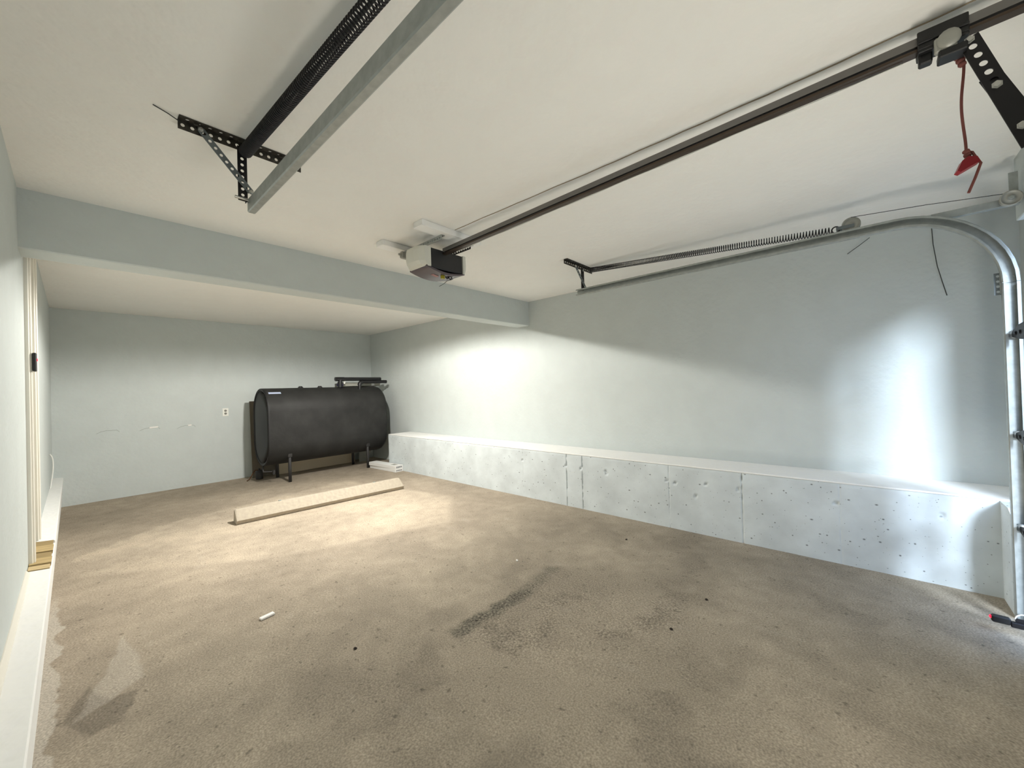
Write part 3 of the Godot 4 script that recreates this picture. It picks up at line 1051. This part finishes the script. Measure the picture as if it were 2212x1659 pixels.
func build_wheel_stop() -> void:
	var a := Vector3(1.053, 0, -4.608)
	var b := Vector3(2.838, 0, -4.466)
	var dirx := (b - a).normalized()
	var w := thing("wheel_stop", "long tan concrete wheel stop on the floor in front of the tank", "wheel stop", (a + b) / 2)
	w.basis = Basis(dirx, Vector3.UP, dirx.cross(Vector3.UP))
	var L := a.distance_to(b)
	# profile in local z (back is negative) and y
	var prof := PackedVector2Array([Vector2(0.022, 0.0), Vector2(0.0, 0.042), Vector2(0.105, 0.124), Vector2(0.118, 0.130), Vector2(0.150, 0.130), Vector2(0.160, 0.122), Vector2(0.190, 0.0)])
	var fr := func(x: float, k: float) -> Transform3D: return Transform3D(Basis(Vector3(0, 0, -1), Vector3(0, k, 0), Vector3.LEFT), Vector3(x, 0, 0))
	var s := nst()
	sweep(s, prof, [fr.call(L / 2, 0.93), fr.call(L / 2 - 0.012, 1.0), fr.call(-L / 2 + 0.012, 1.0), fr.call(-L / 2, 0.93)])
	commit("curb_body", s, M.curb, w)
	for x in [-0.49, 0.56]:
		var p := nst()
		lathe(p, [Vector2(0.016, 0.0), Vector2(0.016, 0.006), Vector2(0.012, 0.009), Vector2(0, 0.009)], Vector3(x, 0.128, -0.135), Vector3.UP, 10)
		commit("anchor_pin", p, M.gouge, w)

# ------------------------------------------------------------------ opener, rail, trolley
func build_opener() -> void:
	for q in [[-2.055, -2.150, 1.487, 2.005, "front of two white painted mounting boards above the opener"], [-2.53, -2.62, 1.487, 2.005, "rear of two white painted mounting boards above the opener"]]:
		var s := nst()
		span(s, Vector3(q[2], HC - 0.040, q[1]), Vector3(q[3], HC, q[0]), 0.003)
		tag(commit("mounting_board", s, M.white), q[4], "board", "opener mounting boards")
	var o := thing("garage_door_opener", "ceiling garage door opener with pale end covers and dark front", "door opener", Vector3(1.80, 2.255, -2.20))
	var x0 := -0.150
	var x1 := 0.140
	var depth := 0.20
	# dark middle housing
	var h := nst()
	var hp := PackedVector2Array([Vector2(0, 0), Vector2(0, -0.125), Vector2(-0.006, -0.133), Vector2(-depth, -0.133), Vector2(-depth, 0.0)])
	var fx := func(x: float, k := 1.0) -> Transform3D: return Transform3D(Basis(Vector3(0, 0, 1), Vector3(0, 1, 0), Vector3.LEFT), Vector3(x, 0, 0))
	sweep(h, hp, [fx.call(x1), fx.call(x0)])
	commit("housing", h, M.housing, o)
	# bulging belly plate below
	var bl := nst()
	var bp := PackedVector2Array()
	for i in 11:
		var t := i / 10.0
		bp.append(Vector2(lerpf(x0 - 0.03, x1 + 0.02, t), -0.122 - 0.043 * sin(PI * (0.1 + 0.8 * t))))
	for i in 11:
		var t := 1.0 - i / 10.0
		bp.append(Vector2(lerpf(x0 - 0.03, x1 + 0.02, t), -0.114 - 0.036 * sin(PI * (0.1 + 0.8 * t))))
	sweep(bl, bp, [Transform3D(Basis.IDENTITY, Vector3(0, 0, -depth)), Transform3D(Basis.IDENTITY, Vector3(0, 0, 0.004))], true)
	commit("belly_panel", bl, M.belly, o)
	var st := nst()
	box(st, Vector3(0.075, -0.1575, -0.05), Vector3(0.09, 0.002, 0.05), 0.0005, Basis(Vector3(0, 0, 1), 0.33))
	commit("sticker", st, M.sticker, o)
	var st2 := nst()
	box(st2, Vector3(-0.06, -0.164, -0.07), Vector3(0.05, 0.002, 0.03), 0.0005, Basis(Vector3(0, 0, 1), -0.18))
	commit("sticker", st2, M.pink, o)
	# lens covers at the two sides
	for sg in [-1.0, 1.0]:
		var c := nst()
		var w := 0.085
		var pr := PackedVector2Array()
		var xe: float = x0 if sg < 0 else x1
		# plan outline of a cover (x outwards, z), rounded outer corners
		var plan := [Vector2(0, 0.012), Vector2(w * 0.55, 0.004), Vector2(w * 0.9, -0.03), Vector2(w, -0.07), Vector2(w, -depth + 0.05), Vector2(w * 0.85, -depth + 0.02), Vector2(w * 0.55, -depth), Vector2(0, -depth)]
		if sg > 0:
			plan = [Vector2(0, 0.012), Vector2(w * 0.35, 0.008), Vector2(w * 0.55, -0.01), Vector2(w * 0.6, -0.05), Vector2(w * 0.6, -depth + 0.05), Vector2(w * 0.5, -depth), Vector2(0, -depth)]
		for p in plan:
			pr.append(Vector2(p.x * sg, -p.y))
		var lay := func(y: float, k: float) -> Transform3D: return Transform3D(Basis(Vector3(k, 0, 0), Vector3(0, 0, -1), Vector3(0, 1, 0)), Vector3(xe, y, 0))
		sweep(c, pr, [lay.call(-0.132, 0.45), lay.call(-0.120, 0.70), lay.call(-0.098, 0.93), lay.call(-0.07, 1.0), lay.call(-0.02, 1.0), lay.call(0.002, 0.92)])
		commit("light_cover", c, M.lens, o)
	# terminals, bulbs of the aerial and a dangling aerial wire
	var y := nst()
	box(y, Vector3(-0.02, -0.176, -0.03), Vector3(0.026, 0.024, 0.02), 0.002)
	commit("terminal_block", y, M.yellow, o)
	var tw := nst()
	for k in 2:
		var lp := []
		for i in 9:
			var a := PI * i / 8.0
			lp.append(Vector3(0.0 + 0.028 * k + 0.012 * (1 - cos(a)), -0.168 - 0.016 * sin(a), -0.02))
		tube(tw, lp, 0.0035, 6)
	commit("terminal_wire", tw, M.black, o)
	var aw := nst()
	tube(aw, [Vector3(0.055, -0.165, -0.02), Vector3(0.056, -0.182, -0.01), Vector3(0.03, -0.194, -0.01), Vector3(0.0, -0.205, -0.01), Vector3(-0.025, -0.228, -0.01), Vector3(-0.060, -0.252, -0.02)], 0.0018, 6)
	commit("antenna_wire", aw, M.cable, o)
	# two punched straps under the boards carry the housing
	for xx in [-0.128, 0.135]:
		var s2 := nst()
		perforated(s2, bar_frame(Vector3(xx, 0.046, 0.105), Vector3(xx, 0.046, -0.40), Vector3.LEFT), 0.505, 0.032, 0.003, 0.026, 0.0075)
		perforated(s2, bar_frame(Vector3(xx + 0.014, 0.0625, 0.105), Vector3(xx + 0.014, 0.0625, -0.40), Vector3.DOWN), 0.505, 0.028, 0.003, 0.026, 0.007)
		for zz in [0.05, 0.1, -0.36]:
			bolt(s2, Vector3(xx + 0.014, 0.061, zz - 0.02), Vector3.DOWN, 0.008, 0.008)
		commit("hanger_strap", s2, M.galv if xx < 0 else M.black_metal, o)
	var sb := nst()
	box(sb, Vector3(-0.150, 0.02, -0.315), Vector3(0.05, 0.05, 0.03), 0.004)
	bolt(sb, Vector3(-0.175, 0.02, -0.315), Vector3.LEFT, 0.009, 0.02)
	commit("side_bracket", sb, M.cast, o)
	# rail from the opener to the header
	var ya := 2.249
	var za := -2.197
	var yb := 2.303
	var zb := 0.56
	var ux := Vector3(0, yb - ya, zb - za).normalized()
	var uy := Vector3.RIGHT.cross(ux) * -1.0
	if uy.y < 0:
		uy = -uy
	var rail := thing("opener_rail", "long steel rail with black drive belt running from opener to door", "rail", Vector3(1.775, ya, za))
	var Ln := Vector3(0, yb - ya, zb - za).length()
	var f2 := func(t: float) -> Transform3D: return Transform3D(Basis(Vector3.LEFT, uy, Vector3.LEFT.cross(uy)), ux * t)
	var rt := nst()
	sweep(rt, PackedVector2Array([Vector2(-0.016, -0.004), Vector2(0.016, -0.004), Vector2(0.016, 0.022), Vector2(-0.016, 0.022)]), [f2.call(0.0), f2.call(Ln)])
	commit("rail_channel", rt, M.rail, rail)
	var rb := nst()
	sweep(rb, PackedVector2Array([Vector2(-0.011, -0.013), Vector2(0.011, -0.013), Vector2(0.011, -0.003), Vector2(-0.011, -0.003)]), [f2.call(0.02), f2.call(Ln - 0.52)])
	commit("drive_belt", rb, M.black, rail)
	var rl := nst()
	sweep(rl, PackedVector2Array([Vector2(-0.016, -0.021), Vector2(0.016, -0.021), Vector2(0.016, -0.012), Vector2(-0.016, -0.012)]), [f2.call(0.0), f2.call(Ln)])
	commit("rail_flange", rl, M.rail_lip, rail)
	var rw := nst()
	var wp := []
	for i in 24:
		wp.append(ux * (0.12 + 2.2 * i / 23.0) + Vector3(0.008, -0.028 - 0.002 * sin(i * 1.3), 0))
	tube(rw, wp, 0.0022, 6)
	commit("bell_wire", rw, M.white_wire, rail)
	var hb := nst()
	box(hb, Vector3(0, yb - ya, zb - za), Vector3(0.06, 0.07, 0.06), 0.004)
	commit("header_bracket", hb, M.black_metal, rail)
	# trolley riding on the rail, with the straight arm down to the door
	var t := thing("opener_trolley", "black trolley with cast latch and dark punched arm on the rail", "trolley", Vector3(1.775, 2.27, 0.205))
	var tb := nst()
	box(tb, Vector3(-0.026, 0.026, 0), Vector3(0.010, 0.056, 0.105), 0.003)
	box(tb, Vector3(0.026, 0.026, 0), Vector3(0.010, 0.056, 0.105), 0.003)
	box(tb, Vector3(-0.002, -0.006, 0), Vector3(0.056, 0.010, 0.105), 0.003)
	box(tb, Vector3(-0.033, 0.018, 0), Vector3(0.006, 0.008, 0.105), 0.002)
	box(tb, Vector3(0.0, -0.022, -0.035), Vector3(0.03, 0.034, 0.03), 0.004)
	commit("carriage", tb, M.black, t)
	var tc := nst()
	box(tc, Vector3(-0.034, -0.016, 0.004), Vector3(0.02, 0.046, 0.046), 0.010)
	lathe(tc, [Vector2(0.026, 0), Vector2(0.024, 0.01), Vector2(0.012, 0.014), Vector2(0, 0.015)], Vector3(-0.042, -0.010, 0.010), Vector3.LEFT, 14)
	commit("latch", tc, M.cast, t)
	var tl := nst()
	box(tl, Vector3(-0.02, -0.046, 0.018), Vector3(0.05, 0.022, 0.058), 0.003)
	commit("latch_lever", tl, M.black, t)
	var pv := Vector3(-0.02, -0.02, 0.05)
	var elbow := Vector3(-0.02, -0.375, 0.158)
	var arm := nst()
	perforated(arm, bar_frame(pv, elbow, Vector3.LEFT), pv.distance_to(elbow), 0.042, 0.004, 0.031, 0.0085, 0.17)
	commit("arm", arm, M.black_metal, t)
	var arm2 := nst()
	var m1 := pv.lerp(elbow, 0.36)
	var el2 := elbow + Vector3(0, -0.33, 0.14)
	perforated(arm2, bar_frame(m1 + Vector3(0.006, 0, 0), el2 + Vector3(0.006, 0, 0), Vector3.LEFT), m1.distance_to(el2), 0.044, 0.004, 0.04, 0.008, 0.0)
	commit("arm", arm2, M.black_metal, t)
	var ab := nst()
	for k in [0.02, 0.46, 0.84]:
		ab = nst()
		bolt(ab, pv.lerp(elbow, k) + Vector3(-0.002, 0, 0), Vector3.LEFT, 0.0085, 0.008)
		commit("bolt", ab, M.bolt, t)
	var db := nst()
	box(db, el2 + Vector3(0.006, 0, 0.01), Vector3(0.05, 0.06, 0.03), 0.004)
	commit("door_bracket", db, M.black_metal, t)
	# release cord with red handle
	var c := thing("release_cord", "knotted red brown cord with a red handle hanging from the trolley", "cord", Vector3(1.79, 2.226, 0.247))
	var cs := nst()
	var cp := []
	for i in 26:
		var k := i / 25.0
		cp.append(Vector3(0.004 * sin(k * 9.0), -0.29 * k, 0.004 * sin(k * 7.0 + 1.0) - 0.003 * k))
	tube(cs, cp, 0.0035, 7)
	tube(cs, [cp[25], cp[25] + Vector3(0.004, -0.004, 0.012), Vector3(0.0, -0.318, 0.020), Vector3(0, -0.335, 0.028), Vector3(0, -0.375, 0.016), Vector3(0, -0.415, 0.002)], 0.0035, 7)
	for i in 3:
		lathe(cs, [Vector2(0, -0.008), Vector2(0.008, -0.003), Vector2(0.009, 0.002), Vector2(0.005, 0.008), Vector2(0, 0.009)], Vector3(0.002 * i, -0.292 - 0.010 * i, 0.001 + 0.002 * i), Vector3(0.3 * i, 1, 0.2), 8)
	for i in 3:
		lathe(cs, [Vector2(0, -0.009), Vector2(0.009, -0.003), Vector2(0.010, 0.002), Vector2(0.006, 0.008), Vector2(0, 0.009)], Vector3(0.002 * i, -0.004 - 0.010 * i, -0.008 + 0.004 * i), Vector3(0.3 * i, 1, 0.4), 8)
	commit("rope", cs, M.rope, c)
	var rh := nst()
	var hpf := PackedVector2Array([Vector2(-0.030, -0.008), Vector2(-0.026, -0.016), Vector2(0.022, -0.013), Vector2(0.024, 0.004), Vector2(0.010, 0.016), Vector2(-0.006, 0.013)])
	var hb2 := Basis(Vector3(0.25, 0.42, 0.87).normalized(), Vector3(0, 0.9, -0.43).normalized(), Vector3.ONE)
	hb2.z = hb2.x.cross(hb2.y).normalized()
	hb2.y = hb2.z.cross(hb2.x).normalized()
	sweep(rh, hpf, [Transform3D(hb2, Vector3(0, -0.328, 0.0) - hb2.z * 0.011), Transform3D(hb2, Vector3(0, -0.328, 0.0) + hb2.z * 0.011)])
	commit("handle", rh, M.red, c)

# ------------------------------------------------------------------ tracks, springs, hangers
func c_profile(h: float) -> PackedVector2Array:   # x towards the opening of the channel, y across it; web at x = 0
	var a := h / 2
	var t := 0.0022
	return PackedVector2Array([Vector2(0, -a + 0.004), Vector2(0.004, -a), Vector2(0.026, -a), Vector2(0.031, -a + 0.004), Vector2(0.031, -a + 0.013), Vector2(0.031 - t, -a + 0.013), Vector2(0.031 - t, -a + 0.005), Vector2(0.025, -a + t), Vector2(0.005, -a + t), Vector2(t, -a + 0.005), Vector2(t, a - 0.005), Vector2(0.005, a - t), Vector2(0.025, a - t), Vector2(0.031 - t, a - 0.005), Vector2(0.031 - t, a - 0.013), Vector2(0.031, a - 0.013), Vector2(0.031, a - 0.004), Vector2(0.026, a), Vector2(0.004, a), Vector2(0, a - 0.004)])

func helix(s: SurfaceTool, a: Vector3, b: Vector3, R: float, wire: float, turns: int, per := 12, sides := 5) -> void:
	var t := (b - a).normalized()
	var x := Vector3.UP.cross(t).normalized()
	var y := t.cross(x)
	var pts := []
	var n := turns * per
	for i in n + 1:
		var k := i / float(n)
		# coils open up away from the hanger
		var kk := lerpf(k, k * k, 0.25)
		var ang := TAU * turns * k
		pts.append(a.lerp(b, kk) + (x * cos(ang) + y * sin(ang)) * R)
	tube(s, pts, wire, sides)

func track(called: String, label: String, x: float, yc: float, z_end: float, sg: float) -> Node3D:
	# sg: direction of the channel's opening along x
	var t := thing(called, label, "door track", Vector3(x, 0, 0), "")
	var h := 0.058
	var R := 0.40
	var zc := 0.152
	var frames := []
	var X := Vector3(sg, 0, 0)
	var add := func(z: float, y: float, dir: Vector3) -> void:
		# the profile's y axis: perpendicular to dir in the y-z plane, and right-handed
		var zz := dir
		var yy := zz.cross(X)
		frames.append(Transform3D(Basis(X, yy, zz), Vector3(0, y, z)))
	add.call(z_end, yc, Vector3(0, 0, 1))
	add.call(zc - 0.6, yc, Vector3(0, 0, 1))
	for i in 13:
		var a := PI / 2 * i / 12.0
		add.call(zc + R * sin(a), yc - R + R * cos(a), Vector3(0, -sin(a), cos(a)))
	var s := nst()
	sweep(s, c_profile(h), frames)
	commit("horizontal_track", s, M.galv, t)
	var v := nst()
	frames.clear()
	add.call(zc + R, yc - R - 0.002, Vector3(0, -1, 0))
	add.call(zc + R, 0.03, Vector3(0, -1, 0))
	sweep(v, c_profile(h), frames)
	commit("vertical_track", v, M.galv, t)
	# splice plate with bolts where the two meet, flag bracket behind
	var p := nst()
	var yj := yc - R
	box(p, Vector3(-sg * 0.003, yj, zc + R), Vector3(0.004, 0.10, h + 0.006), 0.001)
	for k in [-0.03, 0.03]:
		for z in [-0.015, 0.015]:
			bolt(p, Vector3(sg * 0.003, yj + k, zc + R + z), Vector3(sg, 0, 0), 0.006, 0.004)
	commit("splice_plate", p, M.galv, t)
	var fb := nst()
	perforated(fb, bar_frame(Vector3(-sg * 0.01, yj + 0.055, zc + R - 0.036), Vector3(-sg * 0.01, yj - 0.055, zc + R - 0.036), Vector3(sg, 0, 0)), 0.11, 0.026, 0.003, 0.026, 0.006)
	commit("flag_bracket", fb, M.angle_light, t)
	for y in [1.3, 0.75, 0.25]:
		var jb := nst()
		box(jb, Vector3(-sg * 0.02, y, zc + R + 0.028), Vector3(0.045, 0.05, 0.003), 0.0005)
		box(jb, Vector3(-sg * 0.004, y, zc + R + 0.01), Vector3(0.003, 0.05, 0.036), 0.0005)
		commit("jamb_bracket", jb, M.angle_light, t)
	# straight angle from the bend to the header
	var an := nst()
	box(an, Vector3(-sg * 0.002, yc + 0.0, 0.445), Vector3(0.003, 0.036, 0.30), 0.0005)
	box(an, Vector3(-sg * 0.016, yc - 0.018, 0.445), Vector3(0.03, 0.003, 0.30), 0.0005)
	commit("header_angle", an, M.galv, t)
	return t

func pulley(s: SurfaceTool, at: Vector3, r: float) -> void:
	lathe(s, [Vector2(0.0, -0.011), Vector2(r * 0.25, -0.011), Vector2(r * 0.3, -0.006), Vector2(r * 0.8, -0.006), Vector2(r * 0.85, -0.011), Vector2(r, -0.011), Vector2(r, -0.008), Vector2(r * 0.86, 0.0), Vector2(r, 0.008), Vector2(r, 0.011), Vector2(r * 0.85, 0.011), Vector2(r * 0.8, 0.006), Vector2(r * 0.3, 0.006), Vector2(r * 0.25, 0.011), Vector2(0, 0.011)], at, Vector3.RIGHT, 28, true)

func hanger(called: String, label: String, z: float, xa: float, xb: float, xh: float, ybot: float, brace_a: Vector2, brace_b: Vector2) -> Node3D:
	var t := thing(called, label, "hanger", Vector3(xh, HC, z), "track hangers on the ceiling")
	var L := xb - xa
	var s := nst()
	# ceiling flange towards the camera side, vertical flange behind it
	perforated(s, bar_frame(Vector3(xa - xh, -0.0025, 0.018), Vector3(xb - xh, -0.0025, 0.018), Vector3.DOWN), L, 0.034, 0.003, 0.036, 0.007)
	perforated(s, bar_frame(Vector3(xa - xh, -0.020, 0.0), Vector3(xb - xh, -0.020, 0.0), Vector3.BACK), L, 0.036, 0.003, 0.030, 0.0068)
	for q in [0.12, 0.45, 0.8]:
		bolt(s, Vector3(xa - xh + L * q, -0.004, 0.02), Vector3.DOWN, 0.008, 0.008)
	commit("ceiling_angle", s, M.angle, t)
	var v := nst()
	perforated(v, bar_frame(Vector3(0, -0.022, 0.004), Vector3(0, ybot - HC - 0.01, 0.004), Vector3.BACK), HC - 0.022 - ybot + 0.01, 0.034, 0.003, 0.026, 0.0065)
	box(v, Vector3(0.017, (ybot - HC - 0.03) / 2, -0.012), Vector3(0.003, HC - ybot - 0.02, 0.030), 0.0005)
	commit("drop_angle", v, M.black_metal, t)
	var b := nst()
	var A := Vector3(brace_a.x - xh, brace_a.y - HC, 0.008)
	var B := Vector3(brace_b.x - xh, brace_b.y - HC, 0.010)
	perforated(b, bar_frame(A, B, Vector3.BACK), A.distance_to(B), 0.026, 0.003, 0.028, 0.006)
	commit("brace", b, M.angle_light, t)
	var k := nst()
	for q in [Vector3(A.x, A.y, 0.009), Vector3(B.x, B.y, 0.011), Vector3(0, -0.04, 0.006)]:
		bolt(k, q, Vector3.BACK, 0.008, 0.008)
		commit("bolt", k, M.bolt, t)
		k = nst()
	tube(k, [Vector3(-0.03, ybot - HC - 0.002, 0.01), Vector3(0.03, ybot - HC - 0.002, 0.01)], 0.006, 8)
	commit("pin", k, M.bolt, t)
	return t

func build_tracks() -> void:
	track("door_track", "galvanised garage door track hung nearest above the camera with black spring beside it", 0.515, 2.095, -1.972, 1.0)
	track("door_track", "galvanised garage door track curving down along the right wall by the garage door", 3.095, 2.118, -1.93, -1.0)
	var hl := hanger("track_hanger", "punched angle iron hanger on the ceiling at the end of the near track", -1.965, 0.285, 0.735, 0.496, 2.115, Vector2(0.355, 2.345), Vector2(0.525, 2.150))
	var tie := nst()
	tube(tie, [Vector3(-0.205, -0.012, 0.004), Vector3(-0.243, -0.006, 0.02), Vector3(-0.286, -0.003, 0.035)], 0.002, 6)
	commit("nail", tie, M.cable, hl)
	hanger("track_hanger", "punched angle iron hanger on the ceiling at the end of the right wall track", -1.885, 2.82, 3.285, 3.116, 2.135, Vector2(2.99, 2.335), Vector2(3.15, 2.16))
	# springs
	var sl := thing("extension_spring", "dark coiled extension spring stretched above the near left track", "spring", Vector3(0.505, 2.313, -1.95))
	var s := nst()
	helix(s, Vector3(0.0, 0, 0.0), Vector3(0.062, 0.0, 1.45), 0.0225, 0.0030, 122, 16, 6)
	commit("coil", s, M.spring, sl)
	var sc := nst()
	tube(sc, [Vector3(0.0, 0.0, 0.03), Vector3(0.057, 0.0, 1.40)], 0.006, 8)
	commit("safety_cable", sc, M.cable, sl)
	var sr := thing("extension_spring", "dark coiled extension spring ending in a pulley beside the right wall track", "spring", Vector3(3.17, 2.325, -1.84))
	var s2 := nst()
	var e2 := Vector3(0, 2.19 - 2.325, -0.125 + 1.84)
	helix(s2, Vector3.ZERO, e2, 0.021, 0.0029, 132, 12, 5)
	commit("coil", s2, M.spring, sr)
	var rg := nst()
	var rp := []
	for i in 17:
		var a := TAU * i / 16.0
		rp.append(e2 + Vector3(0, 0.019 * sin(a) + 0.0, 0.022 + 0.019 * cos(a)))
	tube(rg, rp, 0.004, 6)
	commit("end_hook", rg, M.spring, sr)
	var pu := thing("spring_pulley", "grey fork pulley at the front end of the right spring", "pulley", Vector3(3.17, 2.187, -0.030))
	var pd := nst()
	pulley(pd, Vector3(0, 0.012, 0), 0.045)
	commit("wheel", pd, M.cast, pu)
	var pf := nst()
	for sx in [-0.016, 0.016]:
		box(pf, Vector3(sx, 0.004, -0.028), Vector3(0.003, 0.02, 0.085), 0.0008)
	commit("fork", pf, M.angle_light, pu)
	var hp := thing("header_pulley", "round grey cable pulley fixed to the front wall above the right track", "pulley", Vector3(3.082, 2.122, 0.572))
	var hd := nst()
	pulley(hd, Vector3(-0.02, 0, -0.012), 0.037)
	commit("wheel", hd, M.cast, hp)
	var hb := nst()
	box(hb, Vector3(-0.005, 0.05, 0.0), Vector3(0.004, 0.16, 0.03), 0.001)
	bolt(hb, Vector3(-0.03, 0, -0.012), Vector3.LEFT, 0.010, 0.008)
	commit("bracket", hb, M.galv, hp)
	var ca := nst()
	tube(ca, [Vector3(3.16, 2.243, -0.03), Vector3(3.13, 2.205, 0.28), Vector3(3.10, 2.160, 0.56)], 0.0018, 6)
	tag(commit("lift_cable", ca, M.cable), "thin steel lift cable from the spring pulley to the front wall pulley", "cable")

# ------------------------------------------------------------------ small things
func build_small_things() -> void:
	# thin tan line along the ceiling beside the rail
	var s := nst()
	var pts := []
	var ctrl := [Vector3(1.752, HC - 0.002, -2.05), Vector3(1.762, HC - 0.002, -1.5), Vector3(1.775, HC - 0.002, -0.94), Vector3(1.778, HC - 0.002, -0.55), Vector3(1.780, HC - 0.002, -0.18), Vector3(1.766, HC - 0.002, 0.27), Vector3(1.76, HC - 0.002, 0.55)]
	for k in ctrl.size() - 1:
		for i in 6:
			pts.append(ctrl[k].lerp(ctrl[k + 1], i / 6.0) + Vector3(0.002 * sin(k * 6.0 + i * 1.7), 0, 0))
	tube(s, pts, 0.002, 6)
	tag(commit("ceiling_line", s, M.wire), "thin tan line along the ceiling above the opener rail", "wire")
	# loose wires on the right wall
	for q in [[[Vector3(XR - 0.004, 2.275, 0.372), Vector3(XR - 0.02, 2.15, 0.375), Vector3(XR - 0.02, 2.0, 0.39), Vector3(XR - 0.008, 1.90, 0.41), Vector3(XR - 0.004, 1.80, 0.43)], "thin grey wire hanging down the right wall below the track bend"], [[Vector3(XR - 0.004, 2.20, -0.065), Vector3(XR - 0.02, 2.24, 0.0), Vector3(XR - 0.02, 2.285, 0.062)], "short stray wire end on the right wall behind the track"]]:
		var w := nst()
		tube(w, q[0], 0.0022, 6)
		tag(commit("loose_wire", w, M.cable), q[1], "wire")
	# gouges with bare plaster on the back wall
	var spots := [[0.317, 0.874, 0.0, "faint curved gouge in the back wall nearest the left corner"], [0.712, 0.872, 0.09, "long white plaster gouge in the middle of the back wall"], [1.094, 0.866, 0.04, "short white plaster gouge nearest the wall outlet"]]
	for q in spots:
		var o := thing("wall_gouge", q[3], "wall damage", Vector3(q[0], q[1], ZB), "gouges in the back wall")
		var g := nst()
		tube(g, [Vector3(-0.13, -0.03, 0.0), Vector3(-0.09, -0.008, 0.003), Vector3(-0.04, 0.004, 0.004), Vector3(0.0, 0.0, 0.003), Vector3(0.05, 0.004, 0.003), Vector3(0.075, -0.02, 0.0)], 0.0017, 5)
		commit("torn_edge", g, M.gouge, o)
		if q[2] > 0.0:
			var c := nst()
			box(c, Vector3(0.01, 0.006, 0.004), Vector3(q[2], 0.018, 0.008), 0.0015, Basis(Vector3.BACK, 0.05))
			commit("bare_plaster", c, M.chip, o)
	# scraps on the floor
	var a := nst()
	box(a, Vector3(0.724, 0.006, -2.58), Vector3(0.075, 0.012, 0.028), 0.003, Basis(Vector3.UP, 0.15))
	tag(commit("plastic_scrap", a, M.chip), "small white scrap lying alone on the floor left of centre", "scrap")
	var l := nst()
	box(l, Vector3(2.152, 0.005, -1.928), Vector3(0.022, 0.006, 0.014), 0.002, Basis(Vector3.UP, 0.7) * Basis(Vector3.RIGHT, 0.3))
	tag(commit("paper_scrap", l, M.chip), "tiny pale paper scrap on the floor beyond the rough patch", "scrap")
	var spec := [[0.915, -1.913, "dark crumb on the floor in front of the white scrap"], [3.0, -1.482, "dark crumb on the floor near the knee wall"], [2.04, -0.775, "dark crumb on the floor right of the rough patch"], [2.446, -0.719, "dark crumb nearest the garage door on the floor"], [2.35, -5.022, "dark crumb between the wheel stop and the tank"]]
	for q in spec:
		var k := nst()
		lathe(k, [Vector2(0, 0), Vector2(0.008, 0.001), Vector2(0.009, 0.004), Vector2(0.004, 0.008), Vector2(0, 0.008)], Vector3(q[0], 0, q[1]), Vector3(0.1, 1, 0.1), 7, false)
		tag(commit("floor_crumb", k, M.dirt), q[2], "crumb", "dark crumbs on the floor")
